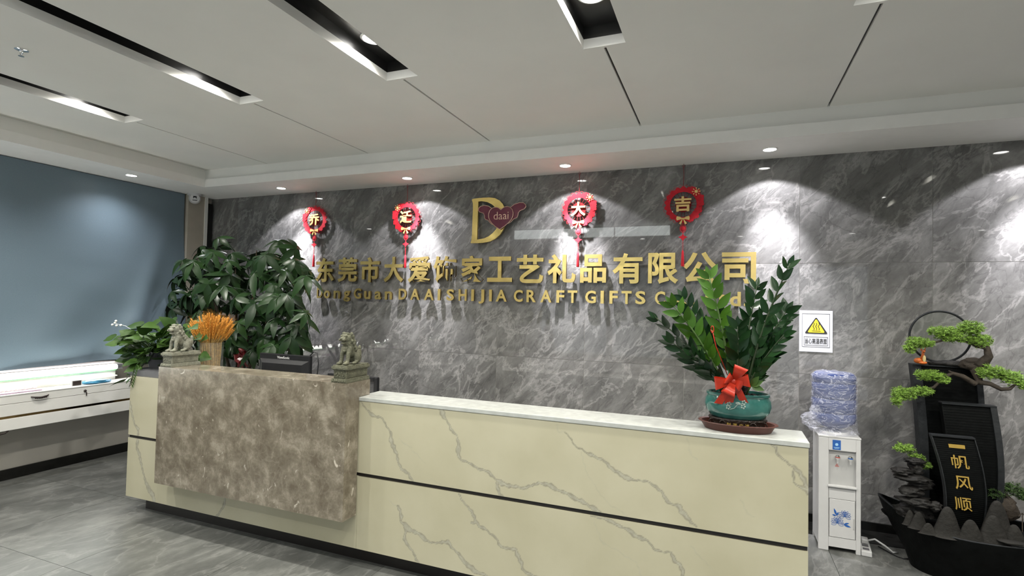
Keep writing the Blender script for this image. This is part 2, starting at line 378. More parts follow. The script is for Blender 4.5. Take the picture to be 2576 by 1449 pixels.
def text_mesh(body, bold=0.0, depth=.01, res=3):
    cu = bpy.data.curves.new('txt', 'FONT'); cu.body = body; cu.extrude = depth/2; cu.offset = bold; cu.resolution_u = res
    t = bpy.data.objects.new('txt', cu); C.objects.link(t)
    dg = bpy.context.evaluated_depsgraph_get(); dg.update()
    me = bpy.data.meshes.new_from_object(t.evaluated_get(dg))
    bpy.data.objects.remove(t); bpy.data.curves.remove(cu)
    co = np.empty(len(me.vertices)*3); me.vertices.foreach_get('co', co); co = co.reshape(-1, 3)
    return me, co
def text_obj(name, body, x0, x1, z0, z1, y, depth, mat, parent=None, bold=0.0, shear=0.0, side=None, local=False, flipx=False):
    """raised lettering fitted into a box of the XZ plane, front face at y"""
    me, co = text_mesh(body, bold, 1.0)
    mn, mx = co.min(0), co.max(0)
    X = x0+(co[:, 0]-mn[0])/(mx[0]-mn[0])*(x1-x0); Z = z0+(co[:, 1]-mn[1])/(mx[1]-mn[1])*(z1-z0)
    Yv = np.where(co[:, 2] > 0, y, y+depth)
    X = X+shear*(Z-z0)
    off = Vector((0, 0, 0))
    o_loc = None
    if parent is not None and not local: off = wloc(parent)
    elif parent is None: off = Vector(((x0+x1)/2, y+depth, (z0+z1)/2)); o_loc = off
    out = np.stack([X-off.x, Yv-off.y, Z-off.z], 1)
    me.vertices.foreach_set('co', out.ravel()); me.update(); me.materials.clear(); me.materials.append(mat)
    if side:
        me.materials.append(side)
        for p in me.polygons:
            if abs(p.normal.y) < .5: p.material_index = 1
    o = link_mesh(name, me, None, parent)
    if o_loc is not None: o.location = o_loc
    return o
VEINS=[[(-1.924,0.929,0.001),(-1.877,0.891,0.003),(-1.844,0.861,0.006),(-1.776,0.852,0.0029),(-1.738,0.808,0.0024),(-1.711,0.777,0.0029),(-1.705,0.737,0.0077),(-1.682,0.688,0.0086),(-1.659,0.662,0.0038),(-1.653,0.619,0.0038),(-1.626,0.586,0.0075),(-1.587,0.562,0.0037),(-1.556,0.53,0.0028)],[(-1.403,0.942,0.0152),(-1.381,0.901,0.0115),(-1.368,0.878,0.0022),(-1.343,0.848,0.0044),(-1.323,0.819,0.0061),(-1.298,0.797,0.0026),(-1.287,0.756,0.0069),(-1.286,0.715,0.0078),(-1.272,0.685,0.0034),(-1.244,0.673,0.0034),(-1.201,0.659,0.0008),(-1.166,0.65,0.0059),(-1.12,0.639,0.0033),(-1.071,0.609,0.0033),(-1.044,0.592,0.0138),(-1.004,0.584,0.0048),(-0.957,0.589,0.0047),(-0.914,0.582,0.0055),(-0.879,0.603,0.0054),(-0.837,0.62,0.0046),(-0.782,0.616,0.0075),(-0.72,0.596,0.0044),(-0.666,0.579,0.0044),(-0.628,0.569,0.0086)],[(-1.067,0.586,0.0041),(-1.055,0.554,0.0041),(-1.036,0.528,0.0036)],[(-0.754,0.606,0.0052),(-0.706,0.595,0.0037),(-0.659,0.577,0.0051),(-0.62,0.564,0.0079),(-0.587,0.547,0.005),(-0.548,0.541,0.0063),(-0.534,0.532,0.0035)],[(-0.705,0.885,0.0007),(-0.651,0.824,0.0007),(-0.607,0.797,0.0014),(-0.575,0.792,0.005),(-0.545,0.779,0.0063),(-0.52,0.77,0.0017),(-0.494,0.755,0.0062),(-0.462,0.728,0.0041),(-0.425,0.708,0.0082),(-0.394,0.705,0.0061),(-0.363,0.701,0.0017),(-0.327,0.7,0.0023),(-0.279,0.686,0.0029),(-0.252,0.666,0.0039),(-0.234,0.633,0.0051),(-0.208,0.619,0.0032),(-0.179,0.617,0.005),(-0.167,0.59,0.0069),(-0.144,0.576,0.005),(-0.127,0.549,0.0025),(-0.107,0.532,0.0018)],[(0.192,0.934,0.0011),(0.21,0.925,0.0034),(0.223,0.881,0.0017),(0.253,0.868,0.0019),(0.283,0.839,0.0022),(0.311,0.81,0.0032),(0.321,0.784,0.0054),(0.335,0.75,0.0027)],[(0.281,0.839,0.0016),(0.279,0.789,0.0014),(0.294,0.771,0.0027),(0.318,0.761,0.0043),(0.335,0.747,0.0037)],[(-1.65,0.382,0.0057),(-1.623,0.332,0.0047),(-1.626,0.303,0.0038),(-1.587,0.274,0.013),(-1.523,0.256,0.0082),(-1.472,0.237,0.0081),(-1.439,0.221,0.0027),(-1.39,0.225,0.0027),(-1.335,0.244,0.007),(-1.302,0.212,0.0039),(-1.254,0.18,0.0068),(-1.215,0.146,0.0118),(-1.176,0.127,0.0075),(-1.122,0.117,0.0058),(-1.077,0.1,0.0041)],[(-1.586,0.27,0.0065),(-1.598,0.228,0.0065),(-1.602,0.206,0.0075),(-1.575,0.182,0.0046),(-1.545,0.152,0.0041),(-1.527,0.124,0.0055),(-1.506,0.103,0.0027)],[(-1.272,0.502,0.0034),(-1.258,0.468,0.003),(-1.218,0.447,0.0038),(-1.195,0.416,0.0059),(-1.171,0.379,0.0075),(-1.151,0.352,0.0058),(-1.113,0.345,0.0021),(-1.067,0.313,0.0028),(-1.037,0.278,0.0036),(-0.993,0.273,0.0064),(-0.957,0.273,0.0055),(-0.931,0.235,0.0047),(-0.912,0.186,0.0035),(-0.862,0.165,0.0061),(-0.793,0.146,0.006)],[(-1.203,0.37,0.0059),(-1.17,0.371,0.0033)],[(-0.576,0.51,0.0021),(-0.547,0.503,0.0049),(-0.496,0.499,0.0042),(-0.465,0.492,0.0075),(-0.434,0.476,0.0041),(-0.39,0.465,0.0047),(-0.347,0.442,0.0093),(-0.311,0.431,0.0029),(-0.275,0.404,0.0039),(-0.24,0.396,0.0019),(-0.211,0.4,0.0019),(-0.199,0.377,0.007),(-0.17,0.353,0.0063),(-0.162,0.326,0.0056),(-0.158,0.297,0.0037)],[(-3.888,0.749,0.0134),(-3.868,0.71,0.0095),(-3.848,0.666,0.0057),(-3.827,0.611,0.0057),(-3.782,0.57,0.0112),(-3.783,0.541,0.0075)],[(-3.787,0.512,0.0075),(-3.786,0.444,0.0075),(-3.754,0.391,0.0111),(-3.728,0.315,0.0074),(-3.702,0.251,0.0055),(-3.656,0.185,0.0164),(-3.613,0.152,0.0198),(-3.594,0.116,0.0126)],[(-2.925,0.247,0.0047),(-2.934,0.222,0.0059),(-2.953,0.165,0.0059),(-2.988,0.12,0.0071),(-3.004,0.102,0.0071)]]
FAINT=[[(-1.649,0.751,0.0009),(-1.613,0.718,0.0014),(-1.57,0.712,0.0009)],[(-1.57,0.694,0.0007),(-1.527,0.664,0.0007),(-1.484,0.633,0.0005)],[(-1.449,0.552,0.0007),(-1.367,0.536,0.0009),(-1.279,0.528,0.0006)],[(-1.725,0.418,0.001),(-1.654,0.378,0.0014)],[(-0.753,0.909,0.003),(-0.746,0.884,0.0022),(-0.712,0.888,0.0011),(-0.671,0.847,0.0007),(-0.632,0.807,0.0007)],[(-0.624,0.795,0.0005),(-0.596,0.697,0.0007),(-0.556,0.646,0.0011),(-0.53,0.606,0.0011),(-0.485,0.575,0.0007),(-0.41,0.532,0.0005)],[(-0.148,0.924,0.0013),(-0.136,0.86,0.0006),(-0.102,0.823,0.0009)],[(0.079,0.686,0.0006),(0.101,0.627,0.0006),(0.127,0.62,0.0009)],[(-0.566,0.487,0.0007),(-0.526,0.394,0.0007),(-0.407,0.349,0.0007),(-0.364,0.327,0.0007),(-0.339,0.272,0.0007)],[(-0.126,0.444,0.0005),(-0.07,0.39,0.0005),(-0.014,0.344,0.0004)]]
BIG=[(-4.41,3.6,2.06),(-3.77,3.7,2.03),(-3.51,3.65,1.95),(-4.61,3.6,1.99),(-4.67,3.5,1.81),(-3.88,3.3,1.7),(-3.83,3.5,1.82),(-3.71,3.6,1.86),(-3.44,3.7,1.72),(-3.7,3.2,1.5),(-3.43,3.15,1.46),(-3.19,3.15,1.52),(-3.27,3.2,1.35),(-3.18,3.4,1.35),(-3.33,3.5,1.55),(-4.16,3.3,1.67),(-4.53,3.4,1.53),(-4.97,3.6,1.68),(-5.01,3.6,1.45),(-3.62,3.1,1.19),(-3.54,3.1,1.31),(-4.06,3.8,1.92),(-4.11,3.2,1.39),(-4.5,3.51,1.94),(-4.59,3.87,1.08),(-3.7,3.63,1.82),(-4.09,3.25,1.84),(-5.0,3.9,1.05),(-3.3,3.32,1.27),(-4.71,3.81,1.4),(-3.13,3.23,1.21),(-3.92,3.61,1.37),(-4.23,3.23,1.55),(-3.4,3.64,1.19),(-4.53,3.67,1.1),(-4.19,3.54,1.44),(-5.13,3.88,1.76),(-3.93,3.63,1.76),(-4.69,4.05,1.72),(-4.33,3.33,1.61),(-3.75,3.47,1.75),(-3.74,3.65,1.72),(-4.17,4.01,1.11),(-3.24,3.17,1.14),(-4.78,3.85,1.02),(-4.38,3.71,1.07),(-3.3,3.32,1.73),(-4.1,3.49,1.9),(-2.93,3.16,1.68),(-3.44,3.41,1.67),(-3.79,3.2,1.8),(-3.38,3.19,1.85),(-4.65,4.05,1.83),(-5.15,3.85,1.5),(-4.22,3.58,1.04),(-4.06,3.18,1.61),(-4.68,3.95,1.82),(-3.13,3.18,1.54),(-4.24,3.34,1.78),(-4.18,3.28,1.17),(-3.87,3.51,1.06),(-3.67,3.86,1.39),(-3.31,3.23,1.54),(-5.09,3.96,1.1),(-3.53,3.74,1.71),(-3.87,3.88,1.4),(-4.24,3.77,1.38),(-5.03,4.01,1.04),(-2.95,3.19,1.4),(-4.81,3.66,1.38),(-3.41,3.35,1.15),(-5.16,3.85,1.18),(-3.79,3.94,1.5),(-4.46,3.45,1.36),(-3.41,3.57,1.28),(-4.98,3.59,1.42),(-3.17,3.27,1.45),(-4.37,3.62,1.26),(-4.33,3.86,1.67),(-4.46,3.59,1.81),(-4.46,3.92,1.61),(-3.3,3.42,1.82),(-3.8,3.87,1.63),(-4.33,3.31,1.16),(-4.58,3.45,1.53),(-4.23,3.79,1.11),(-4.25,3.79,1.56),(-4.4,3.47,1.18),(-3.98,3.7,1.36),(-4.39,3.57,1.11),(-3.73,3.93,1.76),(-3.56,3.55,1.43),(-4.6,3.48,1.25),(-3.95,3.96,1.9),(-3.92,3.31,1.12),(-3.65,3.42,1.7),(-3.59,3.87,1.21),(-4.74,3.6,1.44),(-4.07,3.82,1.36),(-3.69,3.42,1.22),(-3.47,3.69,1.64),(-3.26,3.43,1.36),(-4.77,3.71,1.72),(-4.64,3.89,1.65),(-3.96,3.16,1.61),(-4.92,3.77,1.49),(-4.35,4.01,1.7),(-3.53,3.23,1.71),(-5.06,3.99,1.86),(-3.13,3.28,1.3),(-5.12,4.0,1.77),(-4.94,3.76,1.21),(-3.76,3.39,1.1),(-3.98,3.21,1.88),(-3.61,3.95,1.77),(-3.89,3.74,1.31),(-3.9,3.77,1.48),(-3.72,3.6,1.49),(-4.72,3.59,1.16),(-3.39,3.5,1.77),(-3.81,3.18,1.6),(-4.58,3.58,1.48),(-4.05,3.89,1.88),(-4.67,3.9,1.15),(-3.93,3.69,1.14),(-4.68,3.38,1.39),(-3.87,3.95,1.13),(-3.62,3.78,1.39),(-4.4,4.04,1.51),(-4.63,3.79,2.0),(-4.21,3.69,1.49),(-3.78,3.78,1.13),(-4.56,3.28,1.55),(-3.48,3.5,1.73),(-4.51,3.83,1.02),(-3.67,3.77,1.75),(-3.24,3.4,1.15),(-3.79,3.71,1.64),(-4.02,3.18,1.52),(-4.29,3.23,1.28),(-3.79,3.6,1.15),(-4.79,3.56,1.7),(-3.38,3.66,1.75),(-3.4,3.22,1.18),(-3.72,3.8,1.88),(-4.17,3.18,1.8),(-4.98,4.03,1.74),(-3.74,4.03,1.36),(-4.07,3.91,1.37),(-4.43,3.27,1.82),(-4.71,3.9,1.26),(-4.46,3.36,1.81),(-4.12,3.71,1.86),(-4.63,3.79,1.68),(-4.05,3.34,1.07),(-3.93,3.99,1.3),(-4.33,3.5,1.31),(-3.98,3.27,1.58),(-3.35,3.25,1.61),(-4.92,3.96,1.47),(-4.15,3.62,1.05),(-3.45,3.17,1.34),(-3.83,3.27,1.25),(-4.3,3.43,1.6),(-3.74,3.46,1.86),(-4.24,4.01,1.5),(-3.9,3.48,1.49),(-3.48,3.57,1.84),(-3.57,3.28,1.09),(-3.32,3.2,1.45),(-3.44,3.69,1.27),(-3.83,3.34,1.19),(-4.37,3.77,1.77)]
SMALL=[(-3.91,2.6,1.19),(-4.08,2.9,0.99),(-4.17,2.63,1.17),(-4.12,2.75,1.13),(-3.79,2.78,1.1),(-3.68,2.62,1.1),(-3.82,2.64,1.29),(-3.62,2.72,1.23),(-3.98,2.64,1.12),(-4.04,2.93,1.3),(-3.81,2.71,1.18),(-3.8,2.69,1.14),(-3.83,2.77,1.28),(-3.84,2.8,1.13),(-4.11,2.94,1.25),(-3.98,2.93,1.04),(-3.9,2.71,1.21),(-4.05,2.71,1.22),(-4.14,2.7,1.15),(-3.99,2.71,1.08),(-3.51,2.71,1.06),(-3.45,2.63,1.29),(-3.78,2.69,1.26),(-3.39,2.68,1.21),(-3.9,2.7,1.06),(-4.04,2.8,1.04),(-3.84,2.6,1.09),(-4.09,2.93,1.13),(-3.96,2.74,1.06),(-4.23,2.67,1.18),(-4.47,2.86,1.13),(-3.6,2.71,1.02),(-3.72,2.74,1.01),(-3.75,2.94,0.99),(-3.59,2.75,1.08),(-3.76,2.8,1.0),(-3.72,2.7,1.0),(-3.66,2.84,1.1),(-4.22,2.77,1.26),(-3.55,2.75,1.22),(-3.8,2.86,1.16),(-4.11,2.73,1.28),(-4.12,2.94,1.06),(-3.89,2.94,1.02),(-3.46,2.72,1.08),(-4.08,2.88,1.03),(-3.63,2.83,1.06),(-4.03,2.67,1.1),(-3.58,2.61,1.29),(-3.48,2.65,1.07),(-3.67,2.8,1.03),(-4.53,2.85,1.14),(-3.96,2.88,1.25),(-4.01,2.8,1.2),(-4.07,2.92,1.04),(-3.91,2.64,1.1),(-3.7,2.85,1.21),(-3.45,2.67,1.21),(-3.97,2.9,0.99),(-3.82,2.85,1.02),(-4.23,2.92,0.99),(-4.49,2.9,1.13),(-3.85,2.73,1.02),(-3.96,2.82,1.24),(-4.25,2.91,1.09),(-3.78,2.87,1.28),(-3.78,2.79,1.19),(-3.65,2.67,1.12),(-3.38,2.62,1.16),(-4.01,2.79,1.3),(-3.84,2.88,1.27),(-4.07,2.92,1.22),(-3.48,2.61,1.24),(-3.8,2.64,1.15),(-4.3,2.78,1.18)]
# ================================================================== the room
DW = 4.35; ZS = 2.62; ZC = 2.80; XL = -5.45; XR = 4.5; YB = -1.3
def b(*a, **k): return MB().box(*a, **k)
# back wall: grout slab and single tiles
wall = struct(obj('wall_back', b(XL-.1, XR+.1, DW+.003, DW+.12, 0, 3.0), M['grout']))
XJ = [XL+.002]+[.51+.792*k for k in range(-7, 6)]+[XR]; ZJ = [.045, .245, 1.042, 1.839, 2.64]
cache = {}
for i in range(len(XJ)-1):
    for j in range(4):
        x0, x1, z0, z1 = XJ[i], XJ[i+1], ZJ[j], ZJ[j+1]
        if x1-x0 < .02: continue
        key = (round(x1-x0, 3), round(z1-z0, 3)); hx, hz = (x1-x0)/2-.0013, (z1-z0)/2-.0013
        if key not in cache:
            o = obj('tile', MB().box(-hx, hx, 0, .0028, -hz, hz), M['wall_tile'], wall, local=True); cache[key] = o.data
        else: o = link_mesh('tile', cache[key], None, wall)
        o.location = ((x0+x1)/2, DW, (z0+z1)/2)
# floor
floor = struct(obj('floor', b(XL-.1, XR+.1, YB-.1, DW+.1, -.1, -.010), M['floor_grout']))
cache = {}
XF = [XL+.09]+[-4.975+.8*k for k in range(0, 12)]+[XR]; YF = [YB]+[-.53+.8*k for k in range(0, 7)]+[DW]
for i in range(len(XF)-1):
    for j in range(len(YF)-1):
        x0, x1, y0, y1 = XF[i], XF[i+1], YF[j], YF[j+1]
        if x1-x0 < .02 or y1-y0 < .02: continue
        key = (round(x1-x0, 3), round(y1-y0, 3)); hx, hy = (x1-x0)/2-.0012, (y1-y0)/2-.0012
        if key not in cache:
            o = obj('tile', MB().box(-hx, hx, -hy, hy, -.010, 0), M['floor_tile'], floor, local=True); cache[key] = o.data
        else: o = link_mesh('tile', cache[key], None, floor)
        o.location = ((x0+x1)/2, (y0+y1)/2, 0)
struct(obj('baseboard_back', b(XL+.11, XR, DW-.014, DW, 0, .06), M['black_marble']))
struct(obj('trim_1', b(.36, XR, DW-.24, DW-.014, 0, .004), M['black_marble']))
struct(obj('baseboard_left', b(XL+.09, XL+.105, YB, DW, 0, .085), M['black_marble']))
# left wall: lower masonry ledge, upper wall behind the blind, pilaster, black strip
wl = struct(obj('wall_left', MB().box(XL-.12, XL-.005, YB, DW+.1, 0, 3.0).box(XL-.01, XL+.09, YB, DW, 0, .70), M['paint_grey']))
struct(obj('wall_right', b(XR, XR+.1, YB, DW+.1, 0, 3.0), M['paint_grey']))
wf = struct(obj('wall_front', MB().box(XL-.1, -3.4, YB-.1, YB, 0, 3.0).box(2.2, XR+.1, YB-.1, YB, 0, 3.0).box(-3.4, 2.2, YB-.1, YB, 2.3, 3.0), M['paint_grey']))
struct(obj('trim_2', b(XL-.004, XL+.055, 4.03, 4.225, .70, ZS), M['pilaster']))
struct(obj('trim_3', b(XL-.004, XL+.062, 4.225, 4.262, .70, ZS), M['white_paint']))
struct(obj('trim_4', b(XL-.004, XL+.045, 4.268, 4.333, .0, 2.56), M['black']))
# glass entrance behind the photographer
door = thing('door_1', 'glazed entrance', 'door', (-.6, YB, 0)); del door['label'], door['category']; door['kind'] = 'structure'
for k in range(4):
    x0 = -3.4+1.4*k
    f = MB().box(x0, x0+.05, YB-.07, YB-.02, 0, 2.3).box(x0+1.35, x0+1.4, YB-.07, YB-.02, 0, 2.3).box(x0+.05, x0+1.35, YB-.07, YB-.02, 0, .08).box(x0+.05, x0+1.35, YB-.07, YB-.02, 2.22, 2.3)
    fo = obj('door_frame', f, M['black_metal'], door)
    obj('pane', b(x0+.05, x0+1.35, YB-.05, YB-.042, .08, 2.22), M['clear'], fo)
# ceiling: soffit ring and raised tray made of separate boards
IX, IY0, IY1 = -4.91, .05, 3.835
cl = struct(obj('ceiling', b(XL-.1, XR+.1, YB-.1, DW+.12, 3.0, 3.1), M['paint']))
def part_struct(name, mb, mat): return obj(name, mb, mat, cl)
part_struct('soffit_board', b(XL, XR, IY1, DW, ZS, 2.70), M['white_paint'])
part_struct('soffit_board', b(XL, IX, IY0, IY1, ZS, 2.70), M['white_paint'])
part_struct('soffit_board', b(XL, XR, YB, IY0, ZS, 2.70), M['white_paint'])
part_struct('cove_board', b(XL, XR, IY1+.02, DW, 2.70, 3.0), M['paint'])
part_struct('cove_board', b(XL, IX-.02, IY0-.02, IY1+.02, 2.70, 3.0), M['paint'])
part_struct('cove_board', b(XL, XR, YB, IY0-.02, 2.70, 3.0), M['paint'])
SE, SB, SW = 2.60, .35, .106      # slot end, slot start, half width
edges = [IX-.02]+SLOT_X+[XR]
for i in range(len(edges)-1):
    a, c = edges[i], edges[i+1]; g = .0065
    L = (a+g) if i else a; R = (c-g) if i < len(edges)-2 else c
    pts = [(L, IY0-.02)]
    if i < len(edges)-2: pts += [(R, IY0-.02), (R, SB), (c-SW, SB), (c-SW, SE), (R, SE), (R, IY1+.02)]
    else: pts += [(R, IY0-.02), (R, IY1+.02)]
    pts += [(L, IY1+.02)]
    if i: pts += [(L, SE), (a+SW, SE), (a+SW, SB), (L, SB)]
    part_struct('ceiling_board', MB().prism_z(pts, ZC, ZC+.05), M['paint'])
part_struct('ceiling_backing', b(IX-.02, XR, IY0-.02, IY1+.02, 2.91, 2.93), M['black'])
lin_mb = MB(); plug = MB()
for x in SLOT_X:
    lin_mb.box(x-SW-.012, x-SW-.001, SB-.02, SE+.02, ZC+.051, 2.91).box(x+SW+.001, x+SW+.012, SB-.02, SE+.02, ZC+.051, 2.91).box(x-SW, x+SW, SE+.001, SE+.012, ZC+.051, 2.91).box(x-SW, x+SW, SB-.012, SB-.001, ZC+.051, 2.91)
    lin_mb.box(x-.006, x+.006, SE+.02, IY1, ZC+.012, ZC+.05); plug.box(x-.0064, x+.0064, SE, SE+.019, ZC, ZC+.05)
part_struct('slot_lining', lin_mb, M['black']); part_struct('joint_plug', plug, M['paint'])
# ------------------------------------------------------------------ lamps
def downlight(name, loc, r, label, group):
    t = thing(name, label, 'ceiling light', loc, group)
    obj('trim_ring', MB().lathe([(r*1.0, 0), (r*1.22, 0), (r*1.22, -.004), (r*1.02, -.008), (r*1.0, -.006)], seg=28, cap=False), M['rim'], t, 1, local=True)
    obj('lens', MB().lathe([(0.001, -.004), (r*.7, -.0045), (r*1.0, -.003)], seg=28, cap=False), M['lamp'], t, 1, local=True)
    return t
names = ['above the money tree, leftmost over the marble wall', 'over the second red ornament', 'over the third red ornament, right of the logo', 'between the rightmost red ornament and the warning notice', 'beyond the right end of the gold sign', 'far right over the fountain', 'far right corner']
for k in range(6):
    downlight('downlight', (-4.142+1.478*k, 4.08, ZS), .042, 'round recessed downlight in the soffit, '+names[k], 'downlights in the soffit by the marble wall')
for k, y in enumerate((3.238, 1.9, .56)):
    downlight('downlight', (-5.10, y, ZS), .042, 'round recessed downlight above the blue blind'+(', nearest the camera dome', ', middle one', ', nearest the entrance')[k], 'downlights above the blue blind')
for k in range(5):
    downlight('downlight', (-2.72+1.478*k, -.18, ZS), .042, 'round recessed downlight over the glazed entrance, %s of five from the blind side' % ('first', 'second', 'third', 'fourth', 'fifth')[k], 'downlights behind the photographer')
for i, x in enumerate(SLOT_X):
    for j, y in enumerate((2.32, 1.0)):
        downlight('slot_downlight', (x, y, 2.905), .056, 'round lamp inside the black ceiling slot, slot %s from the blind, %s end' % (('first', 'second', 'third', 'fourth', 'fifth', 'sixth', 'seventh')[i], ('wall', 'entrance')[j]), 'lamps in the ceiling slots')
# sprinkler
t = thing('sprinkler', 'small chrome fire sprinkler hanging from the white ceiling', 'sprinkler', (-3.487, 1.625, ZC))
obj('escutcheon', MB().lathe([(.03, 0), (.03, -.003), (.018, -.007), (.012, -.007)], seg=24), M['chrome'], t, 1, local=True)
obj('frame', MB().tube([(-.011, 0, -.006), (-.013, 0, -.02), (0, 0, -.033)], .0025).tube([(.011, 0, -.006), (.013, 0, -.02), (0, 0, -.033)], .0025).tube([(0, 0, -.007), (0, 0, -.033)], .003), M['chrome'], t, 1, local=True)
obj('deflector', MB().lathe([(.001, -.034), (.013, -.034), (.013, -.036), (.001, -.036)], seg=16), M['chrome'], t, 1, local=True)
# security camera
t = thing('security_camera', 'white turret security camera on the soffit in the corner', 'camera', (-5.34, 4.06, ZS)); t.scale = (1.35, 1.35, 1.35)
obj('mount', MB().lathe([(.052, 0), (.052, -.012), (.03, -.022)], seg=28), M['white_plastic'], t, 1, local=True)
dv = Vector((.80, -.58, -.12)).normalized(); rt = dv.to_track_quat('Z', 'Y').to_matrix()
hd = MB().ell((0, 0, -.036), (.043, .043, .043), 24, 14); obj('ball_housing', hd, M['white_plastic'], t, 2, local=True)
fc = MB(); fc.add([Vector((0, 0, -.036))+rt @ Vector((.036*math.cos(a*PI/12), .036*math.sin(a*PI/12), .035)) for a in range(24)]+[Vector((0, 0, -.036))+rt @ Vector((.034*math.cos(a*PI/12), .034*math.sin(a*PI/12), .040)) for a in range(24)], [tuple(range(24, 48))]+[(i, (i+1) % 24, (i+1) % 24+24, i+24) for i in range(24)])
face = obj('face_plate', fc, M['white_plastic'], t, local=True)
def onface(pts, d): return [Vector((0, 0, -.036))+rt @ Vector((p[0], p[1], d)) for p in pts]
# local face axes: find which in-plane axis is up
upx = rt @ Vector((1, 0, 0)); upy = rt @ Vector((0, 1, 0))
def fpt(u, v, d):
    zz = Vector((0, 0, 1)); upv = (zz-dv*zz.dot(dv)).normalized(); rv = upv.cross(dv)
    return Vector((0, 0, -.036))+dv*d+rv*u+upv*v
obj('lens', MB().add([fpt(u, v, .042) for u, v in ((-.012, 0), (.012, 0), (.012, .018), (-.012, .018))]+[fpt(u, v, .036) for u, v in ((-.012, 0), (.012, 0), (.012, .018), (-.012, .018))], [(0, 1, 2, 3), (0, 4, 5, 1), (1, 5, 6, 2), (2, 6, 7, 3), (3, 7, 4, 0)]), M['black_plastic'], face, local=True)
obj('sensor_strip', MB().add([fpt(u, v, .042) for u, v in ((-.016, -.018), (.016, -.018), (.016, -.011), (-.016, -.011))]+[fpt(u, v, .036) for u, v in ((-.016, -.018), (.016, -.018), (.016, -.011), (-.016, -.011))], [(0, 1, 2, 3), (0, 4, 5, 1), (1, 5, 6, 2), (2, 6, 7, 3), (3, 7, 4, 0)]), M['dark_lam'], face, local=True)
# ------------------------------------------------------------------ blind
def blind():
    ny, nz = 150, 90; y0, y1, z0, z1 = YB+.3, 4.025, .885, 2.615; vs = []; fs = []
    for i in range(ny+1):
        for j in range(nz+1):
            u = i/ny; v = j/nz; y = y0+(y1-y0)*u; z = z0+(z1-z0)*v
            low = (1-v)**2
            d = .010+.075*low*(.5+.5*math.sin(y*3.1+1.1+2.2*v))+.03*low**2*math.sin(y*9+4*v)+.018*math.sin(y*2.0+v*3)*(1-v)
            d += .085*math.exp(-((y-3.60-.55*(v-.4))/.10)**2)*(1-v)**.6*max(0, 1-v*1.1)+.05*math.exp(-((y-2.9-1.3*(v-.25))/.22)**2)*max(0, 1-v*2)+.004*math.sin(z*23+y*5)*low
            yy = y
            if u > .9: yy = y-(.07*(1-v)**.5*0)+.03*math.sin(v*5)*(u-.9)*10*.5
            vs.append((XL+.012+max(d, .002), yy, z+.01*low*math.sin(y*4)*(1-v)))
    for i in range(ny):
        for j in range(nz):
            a = i*(nz+1)+j; fs.append((a, a+nz+1, a+nz+2, a+1))
    k = len(vs); vs += [(v[0]-.002, v[1], v[2]) for v in vs]; fs += [tuple(q+k for q in reversed(f)) for f in list(fs)]
    tag(obj('roller_blind', MB().add(vs, fs), M['blind'], None, 2, loc=(XL+.02, 2.0, 1.75)), 'large blue-grey fabric blind covering the left window, rippled at its hem', 'blind')
blind()
# ------------------------------------------------------------------ display cabinet under the blind
FX = -5.15; WX = XL+.092; CY0, CY1 = -.9, 3.62
t = thing('wall_cabinet', 'long white wall-hung cabinet with mirrored gold strip under the blue blind', 'cabinet', (WX, 2.0, .43))
obj('lower_panel', b(WX, FX, CY0, CY1, .436, .527, bev=.002), M['white_paint'], t)
obj('gold_strip', b(WX, FX-.006, CY0, CY1, .528, .546), M['mirror_gold'], t)
obj('middle_panel', b(WX, FX, CY0, CY1, .547, .638, bev=.002), M['white_paint'], t)
for k in range(3):
    dr = obj('drawer', b(WX, FX, CY0+1.51*k, CY0+1.51*(k+1)-.003, .641, .704, bev=.002), M['white_paint'], t)
    yh = CY0+1.51*k+.62
    if k == 2: yh = 2.63
    h = MB().tube([(FX+.002, yh-.06, .676), (FX+.016, yh-.045, .672), (FX+.02, yh, .662), (FX+.016, yh+.045, .672), (FX+.002, yh+.06, .676)], [.004, .006, .009, .006, .004], 8)
    for q in range(7): h.ell((FX+.018, yh-.036+.012*q, .667-.004*math.cos((q-3)*.5)), (.006, .007, .010), 8, 6)
    obj('handle', h, M['iron'], dr, 2)
    if k == 2:
        obj('lock', MB().ell((FX+.003, 2.96, .668), (.008, .012, .012)).box(FX+.006, FX+.010, 2.965, 2.972, .625, .655).tube([(FX+.008, 2.96, .668), (FX+.010, 2.968, .65)], .002), M['iron'], dr)
obj('cabinet_top', b(WX, FX+.004, CY0, CY1, .705, .712), M['white_paint'], t)
obj('glass_edge', b(WX, WX+.045, CY0, CY1-.3, .800, .808), M['green_glass'], t)
obj('back_panel', b(WX, WX+.02, CY0, CY1-.3, .712, .800), M['white_paint'], t)
obj('shelf_ledge', b(WX+.02, WX+.05, CY0, CY1-.3, .745, .755), M['white_paint'], t)
obj('handle', MB().tube([(FX-.01, 2.28, .434), (FX-.01, 2.30, .418), (FX-.01, 2.36, .412), (FX-.01, 2.42, .418), (FX-.01, 2.44, .434)], .007, 8), M['iron'], t, 2)
t = thing('led_tube_light', 'long glowing white tube lamp above the wall cabinet, under the blue blind', 'lamp', (WX+.05, 1.5, .83))
obj('batten', b(WX, WX+.04, CY0, CY1-.25, .8085, .862), M['white_plastic'], t)
obj('tube', MB().tube([(WX+.062, CY0+.05, .835), (WX+.062, 3.30, .835)], .0215, 14), M['led'], t, 1)
obj('end_cap', MB().tube([(WX+.062, 3.301, .835), (WX+.062, 3.345, .835)], .0225, 14), M['dark_lam'], t, 1)
struct(obj('trim_5', b(WX-.09, WX+.028, CY0, 4.02, .864, .882), M['pinkish']))
t = thing('abacus', 'row of white beads on a mauve bar on the cabinet top', 'abacus', (FX-.10, 2.1, .712))
obj('bar', b(FX-.115, FX-.03, .9, 2.66, .712, .722), plain('mauve_plastic', (.40, .30, .38), .5), t)
